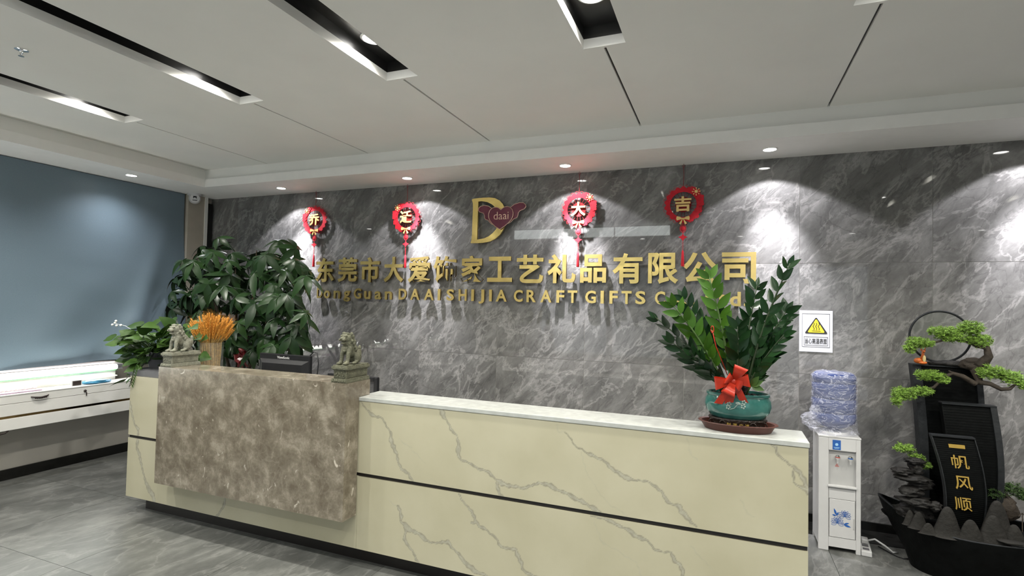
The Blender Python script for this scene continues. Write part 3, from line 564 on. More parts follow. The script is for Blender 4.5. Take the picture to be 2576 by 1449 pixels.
for k in range(60):
    o = obj('bead', MB().ell((0, 0, 0), (.013, .011, .013), 10, 7), M['bead'], t, 2, local=True) if k == 0 else link_mesh('bead', o.data, None, t)
    o.location = (-.01, -1.1+.028*k, .024)
t = thing('card_holder', 'small dark card in a white frame on the cabinet top beside the blue packet', 'card holder', (FX-.06, 2.92, .712))
obj('frame', b(FX-.07, FX-.055, 2.885, 2.965, .712, .760), M['white_plastic'], t); obj('card', b(FX-.0549, FX-.053, 2.893, 2.957, .716, .754), M['iron'], t)
t = thing('blue_packet', 'crumpled blue plastic packet lying on the cabinet top', 'packet', (FX-.07, 3.08, .712))
obj('packet_body', MB().rock((FX-.07, 3.08, .728), (.05, .11, .018), 4, .4, 5), M['blue_plastic'], t, 2)
obj('clear_corner', MB().rock((FX-.065, 3.16, .726), (.03, .05, .014), 9, .4, 5), M['sky_print'], t, 2)

t = thing('linear_light', 'long white linear light on the rear ceiling step, over the entrance', 'ceiling light', (-2.1, IY0-.001, 2.70))
obj('housing', b(-3.42, -.78, IY0+.0005, IY0+.012, 2.625, 2.79), M['rim'], t)
for k in range(3): obj('diffuser', b(-3.41+.88*k, -3.41+.88*k+.86, IY0+.0121, IY0+.014, 2.63, 2.785), M['strip'], t)
# ================================================================== gold sign on the wall
CN = [('东', -3.877, -3.645), ('莞', -3.600, -3.363), ('市', -3.326, -3.098), ('大', -3.049, -2.829), ('爱', -2.777, -2.534), ('饰', -2.503, -2.264), ('家', -2.216, -1.992), ('工', -1.953, -1.715),
      ('艺', -1.673, -1.430), ('礼', -1.394, -1.147), ('品', -1.108, -.891), ('有', -.840, -.601), ('限', -.557, -.328), ('公', -.296, -.048), ('司', -.014, .222)]
order = ['first', 'second', 'third', 'fourth', 'fifth', 'sixth', 'seventh', 'eighth', 'ninth', 'tenth', 'eleventh', 'twelfth', 'thirteenth', 'fourteenth', 'fifteenth', 'sixteenth', 'seventeenth', 'eighteenth', 'nineteenth', 'twentieth']
for i, (ch, x0, x1) in enumerate(CN):
    z0, z1 = 1.683, 1.928
    if ch == '工': z0, z1 = 1.692, 1.915
    if ch in '品司': z0, z1 = 1.688, 1.922
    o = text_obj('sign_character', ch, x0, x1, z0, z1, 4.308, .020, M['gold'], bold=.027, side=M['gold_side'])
    tag(o, 'raised gold metal character %s, %s of fifteen in the upper sign row' % (ch, order[i]), 'sign letter', 'gold characters of the upper sign row')
EN = [('D', -3.855, -3.785, 0), ('o', -3.765, -3.690, 1), ('n', -3.643, -3.563, 1), ('g', -3.521, -3.440, 2), ('G', -3.396, -3.308, 0), ('u', -3.272, -3.196, 1), ('a', -3.149, -3.073, 1), ('n', -3.031, -2.950, 1),
      ('D', -2.874, -2.788, 0), ('A', -2.746, -2.645, 0), ('A', -2.596, -2.492, 0), ('I', -2.451, -2.424, 0), ('S', -2.359, -2.281, 0), ('H', -2.235, -2.153, 0), ('I', -2.107, -2.080, 0), ('J', -2.034, -1.979, 0),
      ('I', -1.932, -1.905, 0), ('A', -1.867, -1.762, 0), ('C', -1.696, -1.613, 0), ('R', -1.578, -1.493, 0), ('A', -1.453, -1.353, 0), ('F', -1.310, -1.241, 0), ('T', -1.212, -1.129, 0), ('G', -1.062, -.972, 0),
      ('I', -.934, -.907, 0), ('F', -.861, -.793, 0), ('T', -.764, -.683, 0), ('S', -.654, -.574, 0), ('C', -.502, -.424, 0), ('o', -.390, -.312, 1), ('.', -.285, -.262, 3), (',', -.225, -.200, 4), ('L', -.128, -.062, 0), ('t', -.040, .008, 5), ('d', .045, .120, 5), ('.', .140, .163, 3)]
zr = {0: (1.519, 1.624), 1: (1.517, 1.597), 2: (1.489, 1.596), 3: (1.519, 1.543), 4: (1.502, 1.543), 5: (1.518, 1.626)}
words = ['DongGuan']*8+['DAAI']*4+['SHI']*3+['JIA']*3+['CRAFT']*5+['GIFTS']*5+['Co.,']*4+['Ltd.']*4
cnt = {}
for i, (ch, x0, x1, k) in enumerate(EN):
    z0, z1 = zr[k]; wd = words[i]; cnt[wd] = cnt.get(wd, 0)+1
    if ch == 'J': z0 = 1.497
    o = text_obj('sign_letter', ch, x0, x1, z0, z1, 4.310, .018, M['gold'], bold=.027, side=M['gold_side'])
    what = {'.': 'dot', ',': 'comma'}.get(ch, 'letter '+ch)
    tag(o, 'raised gold metal %s, %s mark of the word %s in the lower sign row' % (what, order[cnt[wd]-1], wd.strip('.,')), 'sign letter', 'gold letters of the lower sign row')
# logo
def arc(cx, cy, rx, ry, a0, a1, n=10): return [(cx+rx*math.cos(math.radians(a0+(a1-a0)*i/n)), cy+ry*math.sin(math.radians(a0+(a1-a0)*i/n))) for i in range(n+1)]
def lg(p): return (-2.125+(p[0]-425)*.000372, 2.447-(p[1]-176)*.000371)
t = thing('wall_logo', 'gold letter D with a burgundy winged heart lettered daai, above the gold sign', 'logo', (-1.9, 4.33, 2.24))
outer = [(440, 205), (470, 190), (520, 185), (700, 178), (900, 180), (1050, 205), (1170, 270), (1250, 355), (1310, 470), (1340, 600), (1345, 720), (1330, 830), (1285, 955), (1200, 1080), (1080, 1180), (950, 1240), (750, 1273), (440, 1275), (430, 1258), (448, 1200), (462, 1050), (465, 700), (470, 400), (462, 290), (445, 240)]
inner = [(610, 265), (700, 260), (850, 290), (980, 355), (1070, 440), (1135, 560), (1155, 700), (1140, 850), (1090, 960), (1000, 1050), (900, 1120), (780, 1165), (600, 1190)]
pr = MB().prism([[lg(p) for p in outer], [lg(p) for p in inner]], 4.306, 4.328)
obj('letter', pr, M['gold'], t)
heart = [(1230, 500), (1180, 460), (1130, 438), (1070, 435), (1000, 455), (940, 510), (913, 590), (915, 670), (950, 750), (1010, 820), (1100, 900), (1210, 966), (1330, 895), (1440, 810), (1505, 740), (1540, 660), (1545, 590), (1520, 510), (1460, 450), (1390, 430), (1320, 440), (1270, 470)]
wl_ = [(1000, 465), (900, 395), (780, 372), (690, 390), (640, 430), (632, 480), (660, 525), (770, 562), (797, 620), (800, 680), (830, 715), (895, 735), (940, 790), (1000, 838), (1100, 850)]
wr_ = [(1450, 460), (1560, 385), (1690, 352), (1790, 360), (1845, 410), (1850, 455), (1810, 505), (1700, 545), (1662, 590), (1655, 650), (1630, 700), (1540, 735), (1490, 790), (1420, 832), (1300, 850)]
def cl(P): Q = [lg(p) for p in P]; return [(x, 4.290, z) for x, z in Q+[Q[0]]]
for nm, P, yf in (('wing', wl_, 4.296), ('wing', wr_, 4.296), ('heart', heart, 4.288)):
    o = obj(nm, MB().prism([[lg(p) for p in P]], yf, 4.305), M['burgundy'], t)
    obj('gold_edge', MB().tube([(a, yf, c) for a, _, c in cl(P)], .0030, 6, cap=False), M['rose_gold'], o)
hp = o
text_obj('lettering', 'daai', -1.893, -1.752, 2.241, 2.309, 4.2855, .002, M['rose_gold'], t, bold=-.008)
# ================================================================== hanging ornaments
def ornament(x, z, ch, flip, rz, label):
    t = thing('hanging_ornament', label, 'ornament', (x, 4.30, z), 'red felt good-luck ornaments on the marble wall', rz)
    s = -1 if flip else 1
    def ring(r0, r1, sc, n, y0, y1, ph=0):
        m = MB(); N = n*8; vs = []
        for i in range(N):
            a = 2*PI*i/N; k = r1+sc*abs(math.sin(a*n/2+ph))
            for r in (r0, k):
                for y in (y0, y1): vs.append((r*math.cos(a), y, r*math.sin(a)))
        fs = []
        for i in range(N):
            A, B = i*4, (i+1) % N*4
            fs += [(A, B, B+2, A+2), (A+1, A+3, B+3, B+1), (A+2, B+2, B+3, A+3), (A, A+1, B+1, B)]
        return m.add(vs, fs)
    obj('felt_ring', ring(.098, .128, .014, 18, -.006, 0), M['red_felt'], t, local=True)
    m = MB()
    for k in range(22):
        a = 2*PI*k/22; cx, cz = .137*math.cos(a), .137*math.sin(a)
        m.tube([(cx+.016*math.cos(q*PI/5), .001, cz+.016*math.sin(q*PI/5)) for q in range(11)], .0013, 4, cap=False)
    obj('lace_edge', m, M['red_felt'], t, local=True)
    m = MB()
    for k in range(20):
        a = 2*PI*(k+.5)/20; c, q = math.cos(a), math.sin(a)
        m.tube([(.055*c, -.001, .055*q), (.100*c, -.001, .100*q)], .0018, 4)
    obj('spokes', m, M['red_dark'], t, local=True)
    obj('centre_disc', MB().lathe([(.001, 0), (.060, 0), (.060, .003), (.001, .003)], seg=32), M['red_dark'], t, local=True).rotation_euler = (PI/2, 0, 0)
    m = MB()
    for cx, cz, r in ((.095, .085, .034), (.125, .045, .030), (.128, .005, .026), (.112, -.045, .03), (.088, -.085, .033), (.055, -.115, .026), (.07, .115, .022)):
        lp = []
        for i in range(40):
            a = 2*PI*i/40; rr = r*(.72+.28*abs(math.sin(a*2.5))); lp.append((s*(cx+rr*math.cos(a)), cz+rr*math.sin(a)))
        m.prism([lp], -.010-.003*(cx*50 % 1), -.006)
    obj('felt_flowers', m, M['red_felt'], t, local=True)
    me = text_obj('character', ch, -.066, .060, -.056, .062, -.016, .005, M['gold_paper'], t, bold=.028, local=True)
    m = MB()
    fx, fz = s*.095, .094
    for k in range(8):
        a = PI*k/4; m.tube([(fx, -.017, fz), (fx+.026*math.cos(a), -.017, fz+.026*math.sin(a))], .002, 4); m.ell((fx+.027*math.cos(a), -.017, fz+.027*math.sin(a)), (.0045, .002, .0045), 8, 6)
    m.ell((fx, -.018, fz), (.011, .004, .011)); obj('gold_flower', m, M['gold_paper'], t, local=True)
    m = MB()
    for q in (-1, 1):
        m.prism([[(q*.004, -.108), (q*.024, -.096), (q*.046, -.092), (q*.050, -.108), (q*.046, -.124), (q*.028, -.119), (q*.004, -.114)]], -.016, -.011)
        m.prism([[(q*.003, -.113), (q*.012, -.122), (q*.030, -.150), (q*.020, -.152), (q*.016, -.160), (q*.004, -.125)]], -.015, -.011)
    m.ell((0, -.015, -.111), (.007, .005, .007)); obj('gold_bow', m, M['gold_paper'], t, local=True)
    top = ZS-z-.004
    m = MB().tube([(0, 0, .135), (.002, 0, (top+.135)/2), (0, .0, top-.03)], .0022, 5)
    m.tube([(0, 0, top-.03), (.008, 0, top-.015), (0, 0, top), (-.008, 0, top-.015), (0, 0, top-.03)], .0018, 5); obj('cord', m, M['red_dark'], t, local=True)
    zz = -.165
    m = MB(); m.tube([(.024*math.cos(a*PI/8)*.9, -.006, zz-.022+.030*math.sin(a*PI/8)) for a in range(17)], .0028, 5, cap=False)
    m.ell((0, -.007, zz-.022), (.017, .005, .021), 12, 8); m.tube([(0, -.006, -.135), (0, -.006, zz-.055), (0, -.006, zz-.075)], .003, 5)
    obj('round_knot', m, M['red_felt'], t, local=True)
    m = MB().prism([[(0, zz-.065), (.012, zz-.080), (.034, zz-.088), (.014, zz-.100), (0, zz-.118), (-.014, zz-.100), (-.034, zz-.088), (-.012, zz-.080)]], -.010, -.003)
    obj('diamond_knot', m, M['red_felt'], t, local=True)
    m = MB().tube([(-.003, -.006, zz-.115), (-.004, -.006, -.36)], .0012, 4).tube([(.003, -.006, zz-.115), (.002, -.006, -.36)], .0012, 4)
    m.lathe([(.002, -.355), (.008, -.365), (.010, -.40), (.012, -.475), (.010, -.480), (.002, -.478)], (0, -.006, 0), 10); obj('tassel', m, M['red_felt'], t, 1, local=True)
ornament(-3.895, 2.318, '乔', True, .06, 'red felt ornament with the gold character 乔, leftmost, above the money tree')
ornament(-2.800, 2.300, '迁', True, .04, 'red felt ornament with the gold character 迁, second from the left')
ornament(-1.125, 2.298, '大', False, 0, 'red felt ornament with the gold character 大, right of the winged heart logo')
ornament(-.296, 2.298, '吉', False, .0, 'darker red felt ornament with the gold character 吉, rightmost')
# ================================================================== warning notice
t = thing('warning_notice', 'white paper notice with a yellow hot-surface triangle, taped to the marble wall', 'notice', (.614, 4.349, 1.352))
px0, px1, pz0, pz1 = .510, .720, 1.203, 1.498
obj('sheet', b(px0, px1, 4.3465, 4.349, pz0, pz1), M['paper'], t)
def frame(m, x0, x1, z0, z1, w, y0, y1): return m.box(x0, x1, y0, y1, z0, z0+w).box(x0, x1, y0, y1, z1-w, z1).box(x0, x0+w, y0, y1, z0+w, z1-w).box(x1-w, x1, y0, y1, z0+w, z1-w)
m = frame(MB(), px0+.018, px1-.018, pz0+.035, pz1-.022, .0016, 4.3455, 4.3465); m = frame(m, px0+.030, px1-.030, pz0+.047, pz0+.108, .0016, 4.3455, 4.3465); obj('printed_border', m, M['ink'], t)
cx = (px0+px1)/2+.002; zt, zb, hw = pz1-.045, pz1-.165, .074
def rtri(k):  # rounded triangle
    P = [(cx, zt-k*.9), (cx+hw-k*1.4, zb+k*.6), (cx-hw+k*1.4, zb+k*.6)]; out = []
    for i in range(3):
        p, a, c = Vector(P[i]), Vector(P[i-1]), Vector(P[(i+1) % 3]); r = .010
        out += [tuple(p+(a-p).normalized()*r), tuple(p+((a-p).normalized()+(c-p).normalized())*r*.33), tuple(p+(c-p).normalized()*r)]
    return out
tri = obj('black_triangle', MB().prism([rtri(0)], 4.3452, 4.3465), M['ink'], t)
obj('yellow_triangle', MB().prism([rtri(.013)], 4.3444, 4.3452), M['yellow'], t)
m = MB()
for k in (-1, 0, 1):
    m.tube([(cx+k*.016+.004*math.sin(q*1.05), 4.3441, zb+.028+.0055*q) for q in range(10)], .0019, 5)
m.box(cx-.028, cx+.028, 4.3436, 4.3444, zb+.018, zb+.0205); obj('heat_symbol', m, M['ink'], t)
text_obj('lettering', '当心高温表面', px0+.036, px1-.036, pz0+.058, pz0+.097, 4.3455, .001, M['ink'], t, bold=.012)
# ================================================================== reception desk
Y0 = 2.52
t = desk = thing('reception_desk', 'long cream stone reception desk with grey veins, black reveal line and black plinth', 'reception desk', (-1.8, 2.6, 0))
def vein_panel(x0, x1, z0, z1, depth=.03):
    st = .0042; nx, nz = int((x1-x0)/st), int((z1-z0)/st)
    xs = np.linspace(x0, x1, nx+1); zs = np.linspace(z0, z1, nz+1)
    Xg, Zg = np.meshgrid(xs, zs, indexing='ij')
    best = np.full(Xg.shape, 9.0); faint = np.zeros(Xg.shape)
    wx = .0035*np.sin(Xg*61+Zg*43)+.0025*np.sin(Xg*151-Zg*127+1.3); wz = .0035*np.sin(Zg*71-Xg*37)+.0022*np.sin(Xg*173+Zg*139)
    XX, ZZ = Xg+wx, Zg+wz
    def seg(poly, fn):
        for (ax, az, aw), (bx, bz, bw) in zip(poly[:-1], poly[1:]):
            i0, i1 = np.searchsorted(xs, [min(ax, bx)-.06, max(ax, bx)+.06]); j0, j1 = np.searchsorted(zs, [min(az, bz)-.06, max(az, bz)+.06])
            if i0 >= i1 or j0 >= j1: continue
            sx, sz = XX[i0:i1, j0:j1], ZZ[i0:i1, j0:j1]
            dx, dz = bx-ax, bz-az; L = dx*dx+dz*dz+1e-9
            tt = np.clip(((sx-ax)*dx+(sz-az)*dz)/L, 0, 1)
            fn(i0, i1, j0, j1, np.hypot(sx-ax-tt*dx, sz-az-tt*dz), aw+(bw-aw)*tt)
    def f1(i0, i1, j0, j1, d, wd):
        s = best[i0:i1, j0:j1]; np.minimum(s, d-wd, out=s)
    for p in VEINS: seg(p, f1)
    def f2(i0, i1, j0, j1, d, wd):
        s = faint[i0:i1, j0:j1]; np.maximum(s, np.clip(1-d/(wd*1.6+.003), 0, 1)*.45, out=s)
    for p in FAINT: seg(p, f2)
    best -= .0012; fill = np.clip(.6-best/.004, 0, 1)*.95; edge = np.clip(1-np.abs(best)/.0032, 0, 1)*.8
    fill = np.maximum(fill, faint)
    if x1 > -1.8 and x0 < -1.95: pass
    n = (nx+1)*(nz+1)
    me = bpy.data.meshes.new('panel')
    co = np.stack([Xg.ravel(), np.full(n, Y0), Zg.ravel()], 1)
    back = np.array([(x0, Y0, z0), (x1, Y0, z0), (x1, Y0, z1), (x0, Y0, z1), (x0, Y0+depth, z0), (x1, Y0+depth, z0), (x1, Y0+depth, z1), (x0, Y0+depth, z1)])
    off = np.array(wloc(desk)); co = np.concatenate([co, back])-off
    I, J = np.meshgrid(np.arange(nx), np.arange(nz), indexing='ij'); a = (I*(nz+1)+J).ravel(); q = np.stack([a, a+nz+1, a+nz+2, a+1], 1)
    bq = np.array([(4, 7, 6, 5), (0, 4, 5, 1), (1, 5, 6, 2), (2, 6, 7, 3), (3, 7, 4, 0)])+n
    q = np.concatenate([q, bq])
    me.vertices.add(len(co)); me.vertices.foreach_set('co', co.ravel()); me.loops.add(len(q)*4); me.loops.foreach_set('vertex_index', q.ravel().astype(np.int32))
    me.polygons.add(len(q)); me.polygons.foreach_set('loop_start', (np.arange(len(q))*4).astype(np.int32)); me.update(calc_edges=True)
    at = me.color_attributes.new('vein', 'FLOAT_COLOR', 'POINT'); col = np.zeros((len(co), 4)); col[:n, 0] = fill.ravel(); col[:n, 1] = edge.ravel(); col[:, 3] = 1
    at.data.foreach_set('color', col.ravel()); me.materials.append(M['cream'])
    return link_mesh('stone_panel', me, None, desk)
XA, XB = -3.885, .332
for (a, c) in ((XA, -1.9185), (-1.9175, XB)):
    vein_panel(a, c, .101, .507); vein_panel(a, c, .527, .938 if a < -3 else .930)
obj('reveal_strip', b(XA+.004, XB-.002, Y0+.008, Y0+.03, .507, .527), M['black_metal'], t)
obj('plinth', b(-3.79, XB-.08, 2.60, 2.72, 0, .10), M['black_metal'], t)
obj('end_panel', b(XB-.03, XB, Y0+.031, 2.74, .101, .930), M['cream'], t)
obj('end_panel', b(XA, XA+.03, Y0+.031, 2.74, .101, .925), M['cream'], t)
obj('desk_body', b(XA+.031, XB-.031, Y0+.031, 2.735, .101, .924), M['white_paint'], t)
obj('counter_top', b(-1.95, XB+.004, Y0-.004, 2.752, .931, .952, bev=.002), M['white_stone'], t)
obj('counter_top', b(-3.945, -3.42, Y0+.014, 2.78, .935, .978), M['dark_lam'], t, label='dark grey laminate end of the counter')
obj('worktop', b(XA, XB, 2.753, 3.12, .722, .75), M['white_paint'], t)
obj('end_panel', b(XA, XA+.03, 2.753, 3.1, 0, .722), M['white_paint'], t); obj('end_panel', b(XB-.03, XB, 2.753, 3.1, 0, .722), M['white_paint'], t)
# taupe block hung over the front: front slab, side returns, top slab
t = thing('marble_front_block', 'taupe marble block mounted over the desk front, a stone lion at each end', 'marble block', (-2.67, 2.5, .29))
XT0, XT1, YT, ZT0, ZT1 = -3.428, -1.922, 2.40, .290, 1.043
obj('front_slab', b(XT0, XT1-.016, YT, YT+.016, ZT0, ZT1-.0005), M['taupe'], t)
obj('side_slab', b(XT1-.016, XT1, YT, 2.514, ZT0, .9295).box(XT1-.016, XT1, YT, 2.612, .954, ZT1-.0005).box(XT1-.016, XT1, YT, 2.514, .9295, .954), M['taupe'], t)
obj('side_slab', b(XT0, XT0+.016, YT+.016, 2.514, ZT0, ZT1-.0005), M['taupe'], t)
obj('bottom_slab', b(XT0+.016, XT1-.016, YT+.016, 2.514, ZT0, ZT0+.016), M['taupe'], t)
obj('top_slab', b(XT0+.016, XT1-.016, YT+.016, 2.612, ZT1-.016, ZT1), M['taupe'], t)
obj('back_slab', b(XT0+.016, XT1-.016, 2.60, 2.612, .98, ZT1-.017), M['taupe'], t)
# ------------------------------------------------------------------ guardian lions
def remesh(mb, voxel, smooth_it=3):
    me = bpy.data.meshes.new('tmp'); me.from_pydata(mb.v, [], mb.f)
    bm = bmesh.new(); bm.from_mesh(me); bmesh.ops.recalc_face_normals(bm, faces=bm.faces[:]); bm.to_mesh(me); bm.free()
    o = bpy.data.objects.new('tmp', me); C.objects.link(o)
    r = o.modifiers.new('r', 'REMESH'); r.mode = 'VOXEL'; r.voxel_size = voxel
    s = o.modifiers.new('s', 'SMOOTH'); s.iterations = smooth_it; s.factor = .5
    dg = bpy.context.evaluated_depsgraph_get(); dg.update()
    out = bpy.data.meshes.new_from_object(o.evaluated_get(dg)); bpy.data.objects.remove(o)
    out.polygons.foreach_set('use_smooth', [True]*len(out.polygons)); return out
def lion_mesh():
    m = MB()
    m.ell((0, .040, .045), (.035, .036, .046)); m.ell((0, .010, .075), (.031, .042, .040), rot=Matrix.Rotation(.7, 3, 'X')); m.ell((0, -.022, .090), (.033, .030, .042))
    m.ell((0, -.030, .120), (.030, .028, .028)); m.ell((0, -.038, .146), (.031, .030, .029))
    m.ell((0, -.068, .141), (.019, .018, .013)); m.ell((0, -.083, .146), (.009, .007, .006)); m.ell((0, -.062, .119), (.016, .017, .006)); m.ell((0, -.05, .112), (.012, .012, .008))
    for s in (-1, 1):
        m.ell((s*.013, -.062, .160), (.010, .009, .006)); m.ell((s*.012, -.066, .153), (.006, .005, .005), 8, 6); m.ell((s*.013, -.078, .138), (.008, .009, .008))
        m.add([(s*.016, -.040, .168), (s*.031, -.036, .160), (s*.025, -.020, .165), (s*.028, -.038, .186)], [(0, 1, 3), (1, 2, 3), (2, 0, 3), (0, 2, 1)])
        m.tube([(s*.020, -.030, .095), (s*.021, -.046, .06), (s*.022, -.050, .025), (s*.022, -.056, .006)], [.016, .012, .0105, .012], 10)
        m.ell((s*.022, -.064, .009), (.014, .018, .010))
        for k in (-1, 0, 1): m.ell((s*.022+k*.008, -.078, .007), (.0045, .006, .006), 8, 6)
        m.ell((s*.028, .028, .040), (.016, .030, .036)); m.tube([(s*.031, .035, .035), (s*.030, .008, .012)], .012, 8); m.ell((s*.030, -.004, .008), (.012, .018, .009))
        for k in range(5): m.ell((s*(.026+.004*(k % 2)), -.028+.007*k, .170-.014*k), (.010, .010, .010), 8, 6)
        for k in range(4): m.ell((s*.033, -.03+.012*k, .130-.016*k), (.009, .009, .010), 8, 6)
    for k in range(7): m.ell((0, -.012+.010*k, .158-.014*k), (.011, .009, .010), 8, 6)
    for k in range(5): m.ell(((k-2)*.009, -.052+.002*abs(k-2), .172), (.006, .007, .007), 8, 6)
    m.ell((0, .078, .055), (.014, .012, .030)); m.ell((0, .080, .085), (.010, .010, .016)); m.ell((0, -.050, .085), (.014, .009, .016))
    m.ell((0, -.056, .075), (.008, .007, .008), 8, 6)
    return remesh(m, .0026, 2)
LM = lion_mesh(); LM.materials.clear(); LM.materials.append(M['stone'])
def pedestal_mb():
    m = MB()
    for x, y0, y1, z0, z1 in ((.053, -.104, .104, 0, .014), (.051, -.102, .102, .014, .022), (.043, -.094, .094, .022, .068), (.048, -.099, .099, .066, .073), (.053, -.104, .104, .073, .088), (.048, -.098, .098, .088, .095)):
        m.box(-x, x, y0, y1, z0, z1, bev=.0015)
    for k in range(7): m.ell((-.042+.014*k, -.104, .010), (.006, .004, .008), 8, 6)
    m.box(-.036, .036, -.097, -.094, .028, .031).box(-.036, .036, -.097, -.094, .061, .064).box(-.036, -.033, -.097, -.094, .028, .064).box(.033, .036, -.097, -.094, .028, .064)
    for k in range(9): m.ell((-.026+.0065*k, -.095, .045+.008*math.sin(k*2.3)), (.005, .003, .007), 8, 6)
    m.box(.043, .0455, -.082, .082, .030, .033).box(.043, .0455, -.082, .082, .058, .061).box(.043, .0455, -.084, -.081, .03, .061).box(.043, .0455, .081, .084, .03, .061)
    return m
def lion(x, y, label, mat, rz=0, sc=1):
    t = thing('stone_lion', label, 'statue', (x, y, ZT1), 'guardian lion statues on the taupe block', rz)
    obj('pedestal', pedestal_mb(), mat, t, local=True)
    me = LM.copy(); me.materials.clear(); me.materials.append(mat)
    o = link_mesh('lion_figure', me, None, t); o.location = (0, -.008, .0955); o.scale = (sc, sc, 1.02*sc)
lion(-3.368, 2.507, 'small carved stone lion at the left end of the taupe block, before the leafy pot', M['stone_light'])
lion(-1.978, 2.507, 'small carved green-grey stone lion at the right end of the taupe block, beside the monitor', M['stone'])
# ================================================================== plants
def leaflet_pts(L, W, fold=.18, droop=.25, n=6, tip=1.4):
    """leaf blade along +X, width in Y; returns verts, faces"""
    vs = []; fs = []
    for i in range(n+1):
        u = i/n; w = W*math.sin(PI*min(1, u**.8))**.9*(1 if u < 1 else 0) if u not in (0, 1) else W*.04
        x = L*u; z = -droop*L*u*u
        for q in (-1, 0, 1): vs.append((x, q*w/2, z+(fold*w/2 if q else 0)))
    for i in range(n):
        a = i*3; fs += [(a, a+3, a+4, a+1), (a+1, a+4, a+5, a+2)]
    return vs, fs
def add_leaf(m, base, d, L, W, roll=0, fold=.18, droop=.25, n=6, nrm=Vector((0, 0, 1))):
    d = Vector(d).normalized(); z = (nrm-d*nrm.dot(d)); z = z.normalized() if z.length > 1e-3 else d.orthogonal().normalized()
    y = z.cross(d); R = Matrix((d, y, z)).transposed() @ Matrix.Rotation(roll, 3, 'X')
    vs, fs = leaflet_pts(L, W, fold, droop, n)
    m.add([Vector(base)+R @ Vector(v) for v in vs], fs)
rnd = random.Random(11)
# money tree
t = thing('money_tree', 'big bushy money tree with palmate leaves in the corner behind the desk', 'plant', (-4.1, 3.62, 0))
obj('pot', MB().lathe([(.13, 0), (.17, .02), (.215, .40), (.225, .42), (.225, .45), (.20, .45), (.19, .40)], (-4.1, 3.62, 0), 36), M['black_plastic'], t, 1)
obj('soil', MB().lathe([(.001, .40), (.192, .40), (.192, .38), (.001, .38)], (-4.1, 3.62, 0), 24), M['soil'], t)
canes = []
for k, (dx, dy, h) in enumerate(((-.35, -.05, 1.75), (.28, .05, 1.80), (-.08, -.22, 1.65), (.05, .1, 1.95), (-.55, .0, 1.45), (.48, -.12, 1.45), (-.25, .12, 1.95))):
    pts = [Vector((-4.1+.05*math.cos(k), 3.62+.05*math.sin(k), .38)), Vector((-4.1+dx*.25, 3.62+dy*.3, .8)), Vector((-4.1+dx*.7, 3.62+dy*.8, .55*h+.3)), Vector((-4.1+dx, 3.62+dy, h))]
    canes.append(pts); obj('cane', MB().tube(pts, [.020, .015, .010, .004], 8), M['cane'], t, 1)
def nearest(p):
    best = None
    for c in canes:
        for a, e in zip(c[:-1], c[1:]):
            for q in range(7):
                u = a.lerp(e, q/6)
                if u.z < .75: continue
                d = (u-p).length+max(0, u.z-p.z+.05)*1.2
                if best is None or d < best[0]: best = (d, u)
    return best[1]
for i, p in enumerate(BIG):
    p = Vector(p); s = nearest(p); d = (p-s); dn = d.normalized() if d.length > .01 else Vector((0, 0, 1))
    m = MB(); mid = s.lerp(p, .55)+Vector((0, 0, .04)); m.tube([s, mid, p], [.0038, .003, .0024], 5)
    out = Vector((dn.x, dn.y*.7-.25, .1)).normalized()
    ax = (Vector((0, 0, 1))*rnd.uniform(.25, .9)+out*rnd.uniform(.3, .9)+Vector((rnd.uniform(-.3, .3), rnd.uniform(-.3, .1), 0))).normalized()
    e1 = ax.orthogonal().normalized(); e2 = ax.cross(e1); ph = rnd.uniform(0, 6); nl = rnd.choice((5, 6, 6, 7)); L0 = rnd.uniform(.13, .20)
    for q in range(nl):
        a = ph+2*PI*q/nl; dd = (e1*math.cos(a)+e2*math.sin(a))-ax*rnd.uniform(.15, .55)+Vector((0, 0, -.12))
        add_leaf(m, p, dd, L0*rnd.uniform(.85, 1.12), L0*.36, rnd.uniform(-.2, .2), .2, rnd.uniform(.15, .4), 6, ax)
    obj('leaf', m, M['leaf_dark'], t, 2)
def bow(c, r, mat, parent, name='ribbon_bow', tails=True, loops=6):
    m = MB(); c = Vector(c)
    for k in range(loops):
        a = 2*PI*k/loops+.3; w = r*.72; dirv = Vector((math.cos(a)*1.5, -.35*abs(math.sin(a*1.7))-.15, math.sin(a)*.8)).normalized(); sd = dirv.cross(Vector((0, 1, .2))).normalized()
        vs = []; N = 9
        for i in range(N):
            u = i/(N-1); q = math.sin(PI*u); pos = c+dirv*(r*(.8+.35*math.sin(k*2.3))*math.sin(PI*u)**.8*(1 if u < .5 else .92))+Vector((0, -1, 0))*(.30*r*math.sin(2*PI*u))
            ww = w*(.35+.65*q)
            vs += [pos-sd*ww/2, pos+sd*ww/2]
        m.add(vs, [(2*i, 2*i+1, 2*i+3, 2*i+2) for i in range(N-1)])
    m.ell(c, (r*.22, r*.2, r*.2), 10, 8)
    if tails:
        for k, (dx, dz) in enumerate(((-.75, -1.25), (.55, -1.15), (-.25, -1.3))):
            vs = []
            for i in range(7):
                u = i/6; pos = c+Vector((dx*r*u, -.12*r*math.sin(4*u), dz*r*u)); vs += [pos+Vector((-r*.2, 0, r*.03)), pos+Vector((r*.2, -.02*r, 0))]
            m.add(vs, [(2*i, 2*i+1, 2*i+3, 2*i+2) for i in range(6)])
    return obj(name, m, mat, parent, 2)
bow((-3.70, 3.30, 1.02), .075, M['ribbon_dark'], t)
